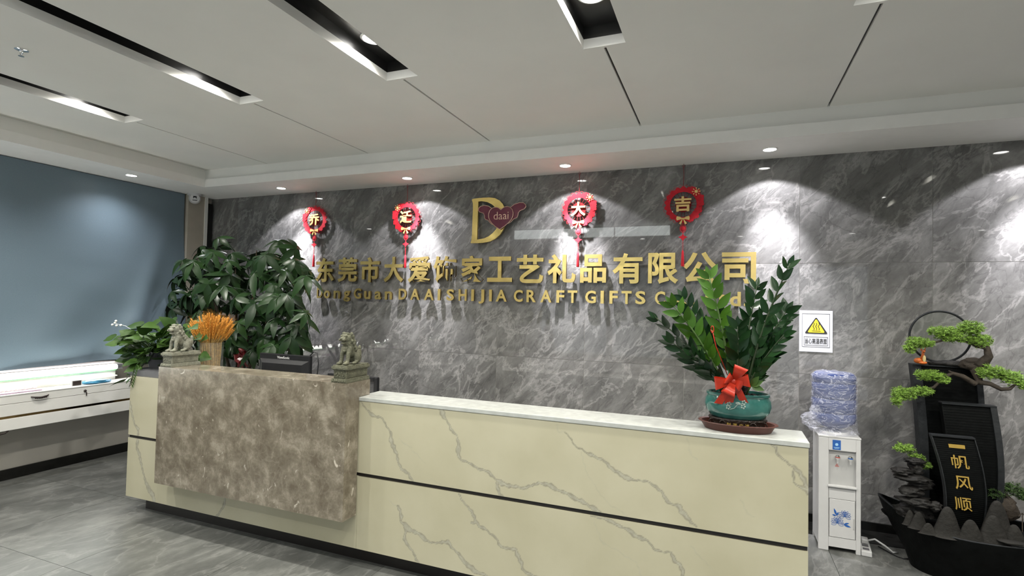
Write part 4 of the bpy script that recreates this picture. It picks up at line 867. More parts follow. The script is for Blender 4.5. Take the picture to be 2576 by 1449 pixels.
# vine in a small pot on the left end
t = thing('potted_vine', 'leafy green vine in a small pot on the left end of the counter', 'plant', (-3.87, 2.70, .9785))
obj('pot', MB().lathe([(.052, 0), (.075, .10), (.080, .115), (.076, .118), (.070, .10)], (-3.87, 2.70, .9785), 28), M['dark_lam'], t, 1)
obj('soil', MB().lathe([(.001, .095), (.069, .095), (.069, .09), (.001, .09)], (-3.87, 2.70, .9785), 20), M['soil'], t)
base = Vector((-3.87, 2.70, 1.07))
def heart_leaf(m, c, d, L, nrm):
    d = Vector(d).normalized(); z = (nrm-d*nrm.dot(d)).normalized(); y = z.cross(d); R = Matrix((d, y, z)).transposed()
    P = [(0, 0, 0), (-.08, .22, .02), (.05, .42, .05), (.3, .44, .05), (.62, .28, .0), (1, 0, -.16)]
    vs = [Vector(c)+R @ Vector((p[0]*L, p[1]*L, p[2]*L)) for p in P]+[Vector(c)+R @ Vector((p[0]*L, -p[1]*L, p[2]*L)) for p in P[1:5]]+[Vector(c)+R @ Vector((u*L, 0, -.03*L)) for u in (.1, .35, .65)]
    m.add(vs, [(0, 1, 10), (1, 2, 10), (2, 3, 11, 10), (3, 4, 12, 11), (4, 5, 12), (0, 10, 6), (6, 10, 7), (7, 10, 11, 8), (8, 11, 12, 9), (9, 12, 5)])
for i, p in enumerate(SMALL+[(-4.45, 2.72, 1.16), (-4.38, 2.7, 1.17), (-3.93, 2.60, .965), (-3.90, 2.56, .93), (-3.92, 2.50, .90), (-3.95, 2.60, 1.03), (-3.88, 2.58, 1.0)]+[(round(rnd.uniform(-4.14, -3.66), 3), round(rnd.uniform(2.575, 2.74), 3), round(rnd.uniform(1.02, 1.26), 3)) for _ in range(60)]):
    p = Vector(p)
    if p.y < 2.64 and p.z < 1.16 and p.x > -3.50: continue
    m = MB(); mid = base.lerp(p, .5)+Vector((0, 0, .05)); m.tube([base, mid, p], [.003, .0022, .0015], 4)
    dn = (p-base); dn.z *= .4; dn += Vector((rnd.uniform(-.1, .1), rnd.uniform(-.2, 0), rnd.uniform(-.1, .05)))
    heart_leaf(m, p, dn, rnd.uniform(.075, .115), (Vector((0, -.6, .8))+Vector((rnd.uniform(-.6, .6), rnd.uniform(-.4, .2), rnd.uniform(-.3, .3)))).normalized())
    obj('leaf', m, M['leaf_mid'], t, 2)
# fern-like sprig hanging over the front edge
m = MB(); pts = [Vector((-3.84, 2.60, 1.08)), Vector((-3.84, 2.53, 1.02)), Vector((-3.845, 2.508, .95)), Vector((-3.85, 2.505, .885))]; m.tube(pts, .0016, 4)
for k in range(9):
    c = pts[1].lerp(pts[3], k/8)
    for s in (-1, 1): add_leaf(m, c, (s*.8, -.1, -.6), .035, .009, n=3)
obj('trailing_sprig', m, M['leaf_mid'], t, 2)
m = MB().tube([(-4.15, 2.72, 1.22), (-4.26, 2.71, 1.27), (-4.36, 2.70, 1.285)], .0015, 4)
for k, (x, z) in enumerate(((-4.37, 1.29), (-4.40, 1.275), (-4.35, 1.27), (-4.30, 1.275), (-4.36, 1.305))): m.ell((x, 2.70, z), (.012, .008, .009), 8, 6)
obj('white_blossom', m, M['bead'], t, 2)
# ZZ plant in the turquoise bonsai pot
PC = Vector((.063, 2.640, 0))
t = thing('drip_tray', 'brown oval plastic tray under the turquoise flower pot', 'tray', (PC.x, PC.y, .9525))
obj('tray_body', MB().lathe([(.135, 0), (.140, .002), (.157, .030), (.168, .034), (.166, .037), (.153, .034), (.136, .006), (.001, .006)], (PC.x, PC.y, .9525), 48, 1, .60, cap=False), M['brown_plastic'], t, 1)
t = thing('pot_stand', 'black carved wooden stand with gold characters under the turquoise pot', 'stand', (PC.x, PC.y, .959))
obj('stand_body', MB().lathe([(.118, 0), (.124, .006), (.120, .012), (.114, .020), (.117, .036), (.124, .044), (.122, .050), (.001, .050)], (PC.x, PC.y, .959), 48, 1, .60), M['dark_wood'], t, 1)
m = MB()
for k in range(5):
    a = -PI/2+(k-2)*.55
    if k in (2,): continue
    m.tube([(PC.x+.121*math.cos(a)+.012*math.cos(q*PI/5), PC.y+.60*.121*math.sin(a)-.002, .986+.014*math.sin(q*PI/5)) for q in range(11)], .0025, 5, cap=False)
obj('carved_scrolls', m, M['dark_wood'], t, 2)
for k, ch in enumerate('财源广进'):
    x = PC.x-.045+.025*k; a = math.asin(max(-1, min(1, (x+.008-PC.x)/.118))); y = PC.y-.60*.118*math.cos(a)-.0025
    text_obj('lettering', ch, x, x+.017, .972, .993, y, .004, M['gold_paint'], t, bold=.01)
t = thing('zz_plant', 'tall ZZ plant in a turquoise glazed bonsai pot with a red ribbon bow', 'plant', (PC.x, PC.y, 1.0095))
pot = obj('pot', MB().lathe([(.105, 0), (.118, .006), (.134, .030), (.140, .055), (.137, .080), (.128, .096), (.133, .100), (.134, .110), (.126, .112), (.121, .104), (.120, .092)], (PC.x, PC.y, 1.0095), 64, 1, .62, cap=False), M['glaze'], t, 1)
m = MB()
def onpot(a, z): return Vector((PC.x+.139*math.cos(a), PC.y+.62*.139*math.sin(a)-.001, z))
for a, z in ((-1.83, 1.078), (-1.42, 1.072), (-1.40, 1.090), (-1.86, 1.064)):
    for k in range(5): m.ell(onpot(a+.05*math.cos(k*1.257), z+.0075*math.sin(k*1.257)), (.004, .002, .004), 8, 6)
m.tube([onpot(-1.80, 1.056), onpot(-1.68, 1.062), onpot(-1.58, 1.080), onpot(-1.46, 1.083)], .002, 5).ell(onpot(-1.58, 1.085), (.010, .002, .006), 10, 6); obj('blossom_relief', m, M['relief'], pot, 2)
obj('soil', MB().lathe([(.001, .098), (.119, .094), (.119, .085), (.001, .085)], (PC.x, PC.y, 1.0095), 40, 1, .60), M['soil'], t)
m = MB()
for k in range(60):
    a = rnd.uniform(0, 2*PI); r = math.sqrt(rnd.random())*.108; q = rnd.uniform(.006, .010); m.ell((PC.x+r*math.cos(a), PC.y+.58*r*math.sin(a), 1.110), (q, q, q*.8), 7, 5)
stuff(obj('soil_granules', m, M['soil'], t, 2))
TIPS = [(.269, 2.60, 1.703, 0), (-.067, 2.66, 1.659, 1), (-.188, 2.72, 1.556, 0), (-.230, 2.62, 1.520, 1), (-.301, 2.60, 1.453, 0), (-.227, 2.56, 1.344, 0), (.270, 2.70, 1.502, 0), (.250, 2.58, 1.398, 0),
        (-.132, 2.55, 1.286, 0), (.200, 2.60, 1.30, 0), (.145, 2.74, 1.61, 0), (-.02, 2.74, 1.47, 0), (.06, 2.60, 1.42, 0), (.15, 2.66, 1.36, 0)]
for i, (tx, ty, tz, new) in enumerate(TIPS):
    tip = Vector((tx, ty, tz)); b0 = Vector((PC.x+(tx-PC.x)*.16, PC.y+(ty-PC.y)*.2, 1.11)); H = tip.z-b0.z
    c1 = Vector((PC.x+(tx-PC.x)*.38, PC.y+(ty-PC.y)*.4, b0.z+H*.48)); droop = .04*abs(tx-PC.x)/.3
    def bz(u, b0=b0, c1=c1, tip=tip, droop=droop): return b0*(1-u)**2+c1*2*u*(1-u)+tip*u*u
    N = 10; mm = M['stem'] if new else M['stem_dark']
    st = obj('stem', MB().tube([bz(k/N) for k in range(N+1)], [.0085*(1-.7*k/N) for k in range(N+1)], 7), mm, t, 2)
    n = 9 if H > .35 else 7
    side = Vector((rnd.uniform(-.3, .3)+.8, rnd.uniform(-.9, .5), 0)).normalized()
    for k in range(n):
        u = .30+.66*k/(n-1); p = bz(u); d = (bz(min(1, u+.03))-bz(u-.03)).normalized(); sd = (side-d*side.dot(d)).normalized(); nr = d.cross(sd)
        if nr.y > 0: nr = -nr
        L = (.098 if k > 1 else .080)*(1-.25*(k/(n-1))**2)*rnd.uniform(.9, 1.1)
        for s in (-1, 1):
            m = MB(); add_leaf(m, p, d*rnd.uniform(.75, 1.1)+sd*s*rnd.uniform(.6, .9)+nr*rnd.uniform(-.15, .45), L, L*.43, rnd.uniform(-.5, .5)*s, .22, .06, 5, nr)
            obj('leaflet', m, M['leaf_new'] if new else M['leaf_zz'], st, 2)
    m = MB(); d = (bz(1)-bz(.93)).normalized(); add_leaf(m, bz(.97), d, .06, .024, 0, .2, .02, 5, Vector((0, -1, .2))); obj('leaflet', m, M['leaf_new'] if new else M['leaf_zz'], st, 2)
m = MB()
for q in ((.9, -.3, .5), (.9, -.2, -.25), (.6, -.3, .9)): add_leaf(m, (.115, 2.56, 1.165), q, .055, .028, 0, .2, .05, 5, Vector((0, -1, .3)))
m.tube([(.09, 2.60, 1.105), (.115, 2.56, 1.165)], .003, 5); obj('young_shoot', m, M['leaf_mid'], t, 2)
bow((.045, 2.555, 1.180), .085, M['ribbon'], t, loops=6)
obj('plastic_sleeve', MB().lathe([(.040, 0), (.052, .07), (.046, .075)], (.065, 2.63, 1.108), 14, 1, .8, cap=False), M['soil'], t, 1)
m = MB().tube([(.02, 2.60, 1.20), (-.03, 2.57, 1.33), (-.045, 2.55, 1.40)], .0022, 5).tube([(-.045-.006*math.cos(a*PI/5), 2.55, 1.405+.016*math.sin(a*PI/5)) for a in range(11)], .002, 5)
obj('red_tag', m, M['ribbon'], t, 2)
# ================================================================== wheat bundle in a glass vase
WX0, WY0 = -3.53, 2.86
t = thing('glass_vase', 'clear cylindrical glass vase holding the dried wheat', 'vase', (WX0, WY0, .7505))
obj('vase_body', MB().lathe([(.001, 0), (.085, 0), (.085, .42), (.081, .42), (.081, .008), (.001, .008)], (WX0, WY0, .7505), 36, cap=False), M['clear'], t, 1)
t = thing('wheat_bundle', 'golden bundle of dried wheat spreading from a glass vase behind the left lion', 'dried wheat', (WX0, WY0, .765))
for k in range(165):
    a = rnd.uniform(0, 2*PI); r = math.sqrt(rnd.random()); bx, by = .062*r*math.cos(a+.4), .062*r*math.sin(a+.4)
    wx_, wy_ = .070*r*math.cos(a), .070*r*math.sin(a); tx, ty = .185*r*math.cos(a), .135*r*math.sin(a); top = 1.40-.06*r*r-rnd.uniform(0, .09)
    P = [Vector((WX0+bx, WY0+by, .765)), Vector((WX0+wx_, WY0+wy_, 1.17)), Vector((WX0+wx_*.62+tx*.38, WY0+wy_*.62+ty*.38, 1.17+(top-1.17)*rnd.uniform(.2, .5))), Vector((WX0+tx, WY0+ty, top))]
    s = obj('wheat_stalk', MB().tube(P[:3], .0021, 4), M['straw'], t)
    m = MB(); q0, q1 = P[2], P[3]; d = (q1-q0)
    for i in range(7):
        c = q0+d*(.02+.85*i/6)
        m.ell(c, (.0058, .0058, .014), 6, 4, rot=d.to_track_quat('Z', 'Y').to_matrix())
    for i in range(4):
        c = q0+d*(.3+.15*i); e = q1+d.normalized()*.03+Vector((rnd.uniform(-.018, .018), rnd.uniform(-.018, .018), 0)); m.add([c+Vector((.0009, 0, 0)), c-Vector((.0009, 0, 0)), e], [(0, 1, 2)])
    obj('ear', m, M['wheat'], s)
# ================================================================== monitor and chair
t = thing('monitor', 'black computer monitor seen from behind on the worktop', 'monitor', (-2.955, 3.0, .7505))
mx0, mx1, mz0, mz1 = -3.19, -2.72, .815, 1.100
obj('back_shell', MB().box(mx0, mx1, 2.992, 3.02, mz0, mz1, bev=.004), M['black_plastic'], t)
hump = MB().add([(mx0+.008, 2.992, mz0+.03), (mx1-.008, 2.992, mz0+.03), (mx1-.008, 2.992, 1.062), (mx0+.008, 2.992, 1.062), (mx0+.05, 2.966, mz0+.05), (mx1-.05, 2.966, mz0+.05), (mx1-.05, 2.966, 1.035), (mx0+.05, 2.966, 1.035)],
    [(4, 5, 6, 7), (0, 1, 5, 4), (1, 2, 6, 5), (2, 3, 7, 6), (3, 0, 4, 7)])
obj('back_bulge', hump, M['black_plastic'], t)
obj('screen', b(mx0+.012, mx1-.012, 3.0202, 3.022, mz0+.015, mz1-.015), M['dark_lam'], t)
text_obj('lettering', 'ViewSonic', -3.02, -2.905, 1.068, 1.086, 2.9905, .0014, M['grey_print'], t, bold=.01)
obj('stand', MB().box(-2.99, -2.92, 2.97, 2.992, .76, .87).lathe([(.11, 0), (.11, .006), (.03, .012)], (-2.955, 3.0, .7505), 32, 1, .8), M['black_plastic'], t)
m = MB().tube([(-2.78, 3.01, 1.06), (-2.74, 3.05, 1.125), (-2.70, 3.04, 1.12), (-2.675, 3.03, 1.05), (-2.685, 3.03, .95), (-2.73, 3.03, .86), (-2.76, 3.06, .756)], .0042, 8)
tag(obj('monitor_cable', m, M['black_plastic'], None, 2, loc=(-2.7, 3.03, .9)), 'thin black cable looping beside the monitor', 'cable')
t = thing('office_chair', 'black framed mesh office chair behind the desk', 'chair', (-2.50, 3.45, 0))
cx0, cx1, cy, cz1 = -2.73, -2.285, 3.20, .957
fr = MB()
for x in (cx0, cx1-.032): fr.box(x, x+.032, cy-.012, cy+.018, .52, cz1, bev=.006)
fr.box(cx0+.03, cx1-.03, cy-.012, cy+.018, cz1-.032, cz1, bev=.006).box(cx0+.03, cx1-.03, cy-.012, cy+.018, .52, .55); obj('back_frame', fr, M['black_plastic'], t)
obj('back_mesh', b(cx0+.032, cx1-.032, cy, cy+.006, .55, cz1-.032), M['mesh_fabric'], t)
obj('seat', b(cx0+.01, cx1-.01, cy+.04, cy+.50, .44, .50, bev=.02), M['mesh_fabric'], t); obj('back_bracket', MB().tube([(-2.505, cy+.02, .6), (-2.505, cy+.02, .47), (-2.505, cy+.1, .43)], .02, 8), M['black_plastic'], t)
obj('gas_column', MB().tube([(-2.505, cy+.27, .44), (-2.505, cy+.27, .09)], .025, 12), M['chrome'], t, 1)
for k in range(5):
    a = 2*PI*k/5+.3; e = Vector((-2.505+.25*math.cos(a), cy+.27+.25*math.sin(a), .065)); lg_ = obj('leg', MB().tube([(-2.505, cy+.27, .10), e], [.022, .014], 8), M['black_plastic'], t, 1)
    obj('caster', MB().ell((e.x, e.y, .027), (.018, .026, .027)), M['black_plastic'], lg_, 2)
# ================================================================== water dispenser
DX0, DX1, DY0, DY1, DZ = .568, .797, 3.884, 4.12, .714
t = thing('water_dispenser', 'white floor-standing water dispenser with a blue lotus print, against the marble wall', 'water dispenser', (.68, 4.0, 0))
bd = MB()
bd.box(DX0, DX1, DY0+.022, DY1, .028, DZ-.004, bev=.004)
bd.box(DX0, DX0+.056, DY0, DY0+.022, .0, DZ-.012, bev=.003).box(DX1-.026, DX1, DY0, DY0+.022, 0, DZ-.012, bev=.003)
bd.box(DX0+.056, DX1-.026, DY0, DY0+.022, .626, DZ-.012).box(DX0+.058, DX1-.028, DY0+.004, DY0+.022, .325, .398)
bd.box(DX0, DX0+.03, DY1-.03, DY1, 0, .03).box(DX1-.03, DX1, DY1-.03, DY1, 0, .03).box(DX0+.056, DX1-.026, DY0, DY0+.022, .028, .085)
obj('body', bd, M['white_plastic'], t)
obj('lid', MB().box(DX0-.002, DX1+.002, DY0-.002, DY1+.002, DZ-.012, DZ, bev=.003).lathe([(.085, 0), (.080, .012), (.05, .014), (.001, .014)], (.672, 4.015, DZ), 32), M['white_plastic'], t)
obj('recess_panel', b(DX0+.056, DX1-.026, DY0+.0205, DY0+.0222, .398, .626), M['grey_plastic'], t)
obj('drip_tray_ledge', MB().box(DX0+.050, DX1-.022, DY0-.012, DY0+.02, .398, .410, bev=.003).box(DX0+.085, DX0+.100, DY0-.008, DY0+.01, .4101, .4125).box(DX1-.075, DX1-.06, DY0-.008, DY0+.01, .4101, .4125), M['white_plastic'], t)
dr = obj('door', b(DX0+.060, DX1-.030, DY0+.003, DY0+.0215, .088, .322, bev=.002), M['white_plastic'], t)
obj('door_grip', b(DX1-.040, DX1-.034, DY0+.0005, DY0+.004, .15, .215), M['grey_plastic'], dr)
for x, mk, nm in ((.672, 'red_mark', 'hot'), (.741, 'blue_print', 'cold')):
    tp = obj('tap', MB().tube([(x, DY0+.02, .585), (x, DY0-.005, .583)], .010, 10).lathe([(.012, 0), (.013, -.012), (.008, -.020), (.006, -.040), (.001, -.040)], (x, DY0-.004, .588), 14), M['white_plastic'], t, 1)
    obj('tap_button', MB().lathe([(.001, .010), (.010, .008), (.0125, 0), (.001, 0)], (x, DY0-.004, .589), 14), M['chrome'], tp, 1)
    obj('tap_ring', MB().lathe([(.0135, 0), (.0135, -.006)], (x, DY0-.004, .5885), 14, cap=False), M[mk], tp, 1)
obj('warning_mark', MB().prism([[(.672+.013*math.cos(q), .527+.013*math.sin(q)) for q in (PI/2, PI/2+2.09, PI/2+4.19)], [(.672+.008*math.cos(q), .527+.008*math.sin(q)) for q in (PI/2, PI/2+2.09, PI/2+4.19)]], DY0+.0195, DY0+.0205).ell((.672, DY0+.020, .527), (.003, .001, .003), 6, 4), M['red_mark'], t)
obj('blue_label', MB().box(.6445, .689, DY0-.0015, DY0, .630, .690), M['blue_print'], t); obj('label_star', MB().ell((.6668, DY0-.0016, .662), (.009, .0008, .009), 12, 6).box(.651, .6825, DY0-.0022, DY0-.0015, .642, .645).box(.655, .678, DY0-.0022, DY0-.0015, .637, .639), M['sky_print'], t)
m = MB(); yl = DY0+.0022
def petal(c, a, L, W, rr=.0009):
    c = Vector((c[0], yl, c[1])); d = Vector((math.cos(a), 0, math.sin(a))); s = Vector((-math.sin(a), 0, math.cos(a)))
    for q in (-1, 1): m.tube([c+d*L*u+s*q*W*math.sin(PI*u**1.2)*.5 for u in (0, .2, .4, .6, .8, .93, 1)], rr, 4)
for (fx, fz), k in (((.712, .236), 1.0), ((.672, .190), 1.05)):
    for a in (90, 62, 118, 35, 145, 8, 172, -22, 202): petal((fx, fz-.012*k), math.radians(a), .036*k*(1 if 20 < a < 160 else .92), .016*k)
    for a in (75, 105, 50, 130): petal((fx, fz-.004*k), math.radians(a), .020*k, .011*k)
def solid_leaf(c, a, L, W):
    m.prism([[(c[0]+L*u*math.cos(a)-q*W*math.sin(PI*u)*.5*math.sin(a), c[1]+L*u*math.sin(a)+q*W*math.sin(PI*u)*.5*math.cos(a)) for u, q in ((0, 1), (.25, 1), (.5, 1), (.75, 1), (1, 0), (.75, -1), (.5, -1), (.25, -1))]], yl-.001, yl+.0012)
for c, a, L, W in (((.668, .222), 1.9, .045, .012), ((.668, .222), 1.15, .025, .010), ((.665, .220), 2.9, .022, .010), ((.705, .172), -.25, .04, .012), ((.708, .176), .35, .028, .010)): solid_leaf(c, a, L, W)
m.tube([(.690, yl, .212), (.676, yl, .218), (.666, yl, .224)], .001, 4).tube([(.694, yl, .180), (.712, yl, .174)], .001, 4)
obj('lotus_print', m, M['blue_print'], dr)
t = thing('water_bottle', 'blue water bottle wrapped in crumpled clear plastic on top of the dispenser', 'bottle', (.672, 4.015, DZ+.014))
prof = [(.030, 0), (.034, .012), (.085, .030), (.118, .055), (.124, .075), (.124, .11), (.118, .118), (.124, .126), (.124, .20), (.118, .208), (.124, .216), (.124, .30), (.118, .308), (.124, .316), (.124, .348), (.112, .366), (.09, .372), (.001, .372)]
obj('bottle_body', MB().lathe([(.001, 0)]+prof, (.672, 4.015, DZ+.0145), 40, cap=False), M['bottle'], t, 1)
obj('bottle_label', MB().add([(.672+.1252*math.cos(a), 4.015+.1252*math.sin(a), z) for a in (-.35, -.22, -.09, .05) for z in (.975, 1.03)], [(2*i, 2*i+2, 2*i+3, 2*i+1) for i in range(3)]), plain('brown_label', (.22, .10, .10), .6), t)
m = MB(); seg, rg = 72, 44; vs = []; fs = []
for i in range(rg+1):
    v = i/rg; z = DZ+.004+.385*v; r0 = .129 if .06 < v < .94 else (.129-.03*abs(v-.94)/.06 if v > .94 else .129+.012*(.06-v)/.06)
    for j in range(seg):
        a = 2*PI*j/seg; n_ = noise.noise(Vector((math.cos(a)*2.2, math.sin(a)*2.2, v*5+a*.0)))*.012+abs(noise.noise(Vector((math.cos(a)*5, math.sin(a)*5, v*9))))*.010
        r = r0+n_*.6; vs.append((.672+r*math.cos(a), 4.015+r*math.sin(a), z+.006*noise.noise(Vector((math.cos(a)*3, math.sin(a)*3, 9)))))
for i in range(rg):
    for j in range(seg):
        a, c = i*seg+j, i*seg+(j+1) % seg; fs.append((a, c, c+seg, a+seg))
k = len(vs); vs.append((.672, 4.015, DZ+.392)); fs += [(rg*seg+j, rg*seg+(j+1) % seg, k) for j in range(seg)]
obj('plastic_wrap', MB().add(vs, fs), M['wrap'], t, 2)
m = MB().rock((.535, 3.965, DZ+.075), (.050, .045, .050), 3, .5, 7, 4).rock((.548, 3.955, DZ+.130), (.022, .02, .045), 6, .5, 7, 3)
m.add([(.575, 3.93, DZ+.11), (.515, 3.94, DZ+.175), (.550, 3.93, DZ+.150), (.565, 3.93, DZ+.19), (.6, 3.92, DZ+.13)], [(0, 1, 2), (0, 2, 3), (0, 3, 4)])
obj('wrap_knot', m, M['wrap'], t, 2)
# power strip, plug wires and film
t = thing('power_strip', 'white power strip on the floor beside the water dispenser', 'power strip', (.84, 3.99, 0), rz=-.12)
obj('strip_body', MB().box(-.028, .028, -.11, .11, .001, .032, bev=.004), M['white_plastic'], t, local=True)
for y in (-.07, -.015, .04): obj('socket', MB().box(-.017, .017, y-.016, y+.016, .0321, .0335), M['dark_lam'], t, local=True)
obj('plug', MB().box(-.018, .02, .005, .06, .034, .062, bev=.006), M['grey_plastic'], t, local=True)
o = obj('white_cable', MB().tube([(.862, 4.02, .05), (.90, 4.02, .065), (.95, 4.0, .04), (.99, 4.0, .008), (1.02, 4.02, .006)], .006, 8), M['white_plastic'], None, 2, loc=(.9, 4.02, .03)); tag(o, 'short white cable arching from the power strip', 'cable')
o = obj('black_cable', MB().tube([(.93, 4.07, .005), (.97, 4.0, .005), (1.0, 3.955, .005), (1.03, 3.935, .005), (1.055, 3.945, .005)], .0035, 6), M['black_plastic'], None, 2, loc=(1.0, 3.96, .005)); tag(o, 'thin black cable curling on the floor toward the boat fountain', 'cable')
# ================================================================== boat fountain
t = thing('boat_fountain', 'black boat-shaped indoor fountain with sails, bonsai branches and a ring', 'fountain', (1.33, 3.90, 0))
def hull_ring(z, k, n=48):
    cx, cy = 1.325+.0*k, 3.885; hx, hy = .275+(.375-.275)*k, .17+(.265-.17)*k; out = []
    for i in range(n):
        a = 2*PI*i/n; c, s = math.cos(a), math.sin(a); x = hx*math.copysign(abs(c)**.85, c); y = hy*math.copysign(abs(s)**.95, s)
        bow_ = max(0, -c)**3; y += bow_*(.14+.06)*k*1.0*(1 if s > -2 else 0)-.0; x -= bow_*.015*k
        zz = z+(bow_*.055+max(0, c)**3*.03)*k
        out.append((cx+x, cy+y, zz))
    return out
m = MB(); rings = [hull_ring(0.0, 0), hull_ring(.06, .15), hull_ring(.14, .55), hull_ring(.21, .85), hull_ring(.265, 1), hull_ring(.272, 1.0)]
R2 = [Vector(p) for p in hull_ring(.272, 1.0)]; cen = Vector((1.32, 3.90, .272)); inner_ = [p+(Vector((cen.x, cen.y, p.z))-p).normalized()*.018 for p in R2]; low_ = [Vector((p.x, p.y, p.z-.05)) for p in inner_]
rings += [[tuple(p) for p in inner_], [tuple(p) for p in low_]]
n = 48; vs = [p for r in rings for p in r]; fs = []
for i in range(len(rings)-1):
    for j in range(n): fs.append((i*n+j, i*n+(j+1) % n, (i+1)*n+(j+1) % n, (i+1)*n+j))
fs.append(tuple(range(n-1, -1, -1))); fs.append(tuple((len(rings)-1)*n+j for j in range(n)))
obj('hull', m.add(vs, fs), M['fount'], t, 1)
rp = [tuple(p) for p in hull_ring(.272, .985)]; obj('rim', MB().tube(rp+[rp[0]], .0045, 6, cap=False), M['fount_grey'], t, 2)
def sail(x0, x1, x0t, x1t, z0, z1, y, bulge, thick, railL, railR, name='sail', lean=.0):
    N = 24; rows = []
    for i in range(N+1):
        v = i/N; z = z0+(z1-z0)*v; yy = y-bulge*math.sin(PI*(v*.9+.05))+lean*v; q = bulge*.35*math.sin(PI*v)
        a = x0+(x0t-x0)*v+q; c = x1+(x1t-x1)*v+q; rows.append((a, c, yy, z))
    m = MB(); vs = []; fs = []
    for a, c, yy, z in rows: vs += [(a, yy, z), (c, yy, z), (c, yy+thick, z), (a, yy+thick, z)]
    for i in range(N):
        k = i*4
        for e in range(4): fs.append((k+e, k+(e+1) % 4, k+4+(e+1) % 4, k+4+e))
    fs += [(3, 2, 1, 0), (N*4, N*4+1, N*4+2, N*4+3)]
    o = obj(name, m.add(vs, fs), M['fount'], t, 1)
    rb = MB()
    for i in range(1, N*2):   # woven horizontal ribs
        v = i/(N*2); k = int(v*N); f = v*N-k; r0, r1 = rows[k], rows[min(N, k+1)]; L = [r0[q]*(1-f)+r1[q]*f for q in range(4)]
        rb.box(L[0]+.006, L[1]-.006, L[2]-.0015, L[2]+.001, L[3]-.0022, L[3]+.0022)
    obj('ribs', rb, M['fount'], o)
    for w, e in ((railL, 0), (railR, 1)):
        if not w: continue
        m = MB(); vs = []; fs = []
        for a, c, yy, z in rows:
            xa, xb = (a-w, a) if e == 0 else (c, c+w); vs += [(xa, yy-.012, z), (xb, yy-.012, z), (xb, yy+thick, z), (xa, yy+thick, z)]
        for i in range(N):
            k = i*4
            for g in range(4): fs.append((k+g, k+(g+1) % 4, k+4+(g+1) % 4, k+4+g))
        fs += [(3, 2, 1, 0), (N*4, N*4+1, N*4+2, N*4+3)]
        obj('side_rail', m.add(vs, fs), M['fount_grey'], o, 1)
    L = rows[-1]; obj('top_edge', b(L[0]-railL, L[1]+railR, L[2]-.014, L[2]+thick+.002, L[3], L[3]+.008), M['fount_grey'], o)
    return o
sail(1.20, 1.44, 1.16, 1.435, .22, 1.165, 4.10, .03, .07, .045, .03)
sail(1.225, 1.455, 1.225, 1.455, .22, .955, 3.965, .05, .05, .0, .030)
s3 = sail(1.195, 1.360, 1.135, 1.332, .24, .785, 3.83, .055, .03, .004, .004)
for ch, x0, x1, z0, z1 in (('一', 1.212, 1.287, .728, .748), ('帆', 1.222, 1.302, .618, .692), ('风', 1.233, 1.312, .506, .580), ('顺', 1.233, 1.310, .388, .460)):
    zc = (z0+z1)/2; v = (zc-.24)/.545; yy = 3.83-.055*math.sin(PI*(v*.9+.05))
    o = text_obj('lettering', ch, x0, x1, z0, z1, yy-.007, .006, M['gold_paint'], s3, bold=.004, shear=-.12)
# ring
m = MB(); N = 64; rc = Vector((1.262, 4.10, 1.352))
m.tube([rc+Vector((.158*math.cos(2*PI*i/N), 0, .158*math.sin(2*PI*i/N))) for i in range(N+1)], .0065, 8, cap=False)
rg_ = obj('ring', m, M['fount_grey'], t, 2)
obj('ring_disc', MB().prism([[(rc.x+.153*math.cos(2*PI*i/48), rc.z+.153*math.sin(2*PI*i/48)) for i in range(48)]], 4.103, 4.106), M['disc'], rg_)
obj('ring_base', MB().rock((1.32, 4.10, 1.185), (.12, .03, .022), 2, .3, 5), M['rock'], t, 2)
def pad(c, r, nt, mat=M['needle'], seed=0):
    m = MB(); q = random.Random(seed)
    for i in range(nt):
        while True:
            p = Vector((q.uniform(-1, 1), q.uniform(-1, 1), q.uniform(-1, 1)))
            if p.length < 1: break
        p = Vector((p.x*r[0], p.y*r[1], p.z*r[2]*1.25+.010*noise.noise(p*3)+.009*math.sin(p.x*9+p.y*7)))+Vector(c); L = q.uniform(.011, .020)
        for k in range(9):
            d = Vector((q.gauss(0, 1), q.gauss(0, 1), q.gauss(.5, .8))).normalized(); s = d.orthogonal().normalized()*.0022
            m.add([p-s, p+s, p+d*L], [(0, 1, 2)])
    o = obj('foliage_pad', m, mat, t); o['kind'] = 'stuff'; return o
Y4 = 3.99
pads = [((1.25, Y4, 1.385), (.085, .04, .022), 300), ((1.38, Y4, 1.410), (.07, .04, .028), 260), ((1.42, Y4, 1.340), (.065, .04, .030), 240), ((1.13, Y4, 1.312), (.075, .035, .020), 240), ((1.30, Y4, 1.350), (.10, .04, .016), 220), ((1.075, Y4, 1.275), (.035, .03, .018), 90),
        ((1.165, Y4-.03, 1.118), (.075, .035, .018), 220), ((1.235, Y4-.03, 1.098), (.035, .03, .014), 80), ((1.04, Y4-.03, 1.000), (.065, .035, .030), 220), ((1.13, Y4-.03, 1.020), (.055, .035, .018), 150), ((1.00, Y4-.03, .955), (.030, .03, .03), 80),
        ((1.47, Y4-.03, 1.155), (.075, .035, .028), 240), ((1.56, Y4-.03, 1.130), (.060, .035, .030), 180), ((1.61, Y4-.03, 1.095), (.03, .03, .02), 80)]
for i, (c, r, k) in enumerate(pads): pad(c, r, int(k*1.3), seed=i)
for i, (c, r, k) in enumerate([((1.03, 3.92, .672), (.055, .03, .014), 130), ((1.09, 3.92, .625), (.040, .03, .014), 100), ((1.135, 3.92, .585), (.030, .03, .014), 80)]): pad(c, r, k, seed=20+i)
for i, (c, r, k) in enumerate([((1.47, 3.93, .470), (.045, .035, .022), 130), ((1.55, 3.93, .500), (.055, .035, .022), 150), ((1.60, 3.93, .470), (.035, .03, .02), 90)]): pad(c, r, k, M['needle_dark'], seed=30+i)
tr = MB()
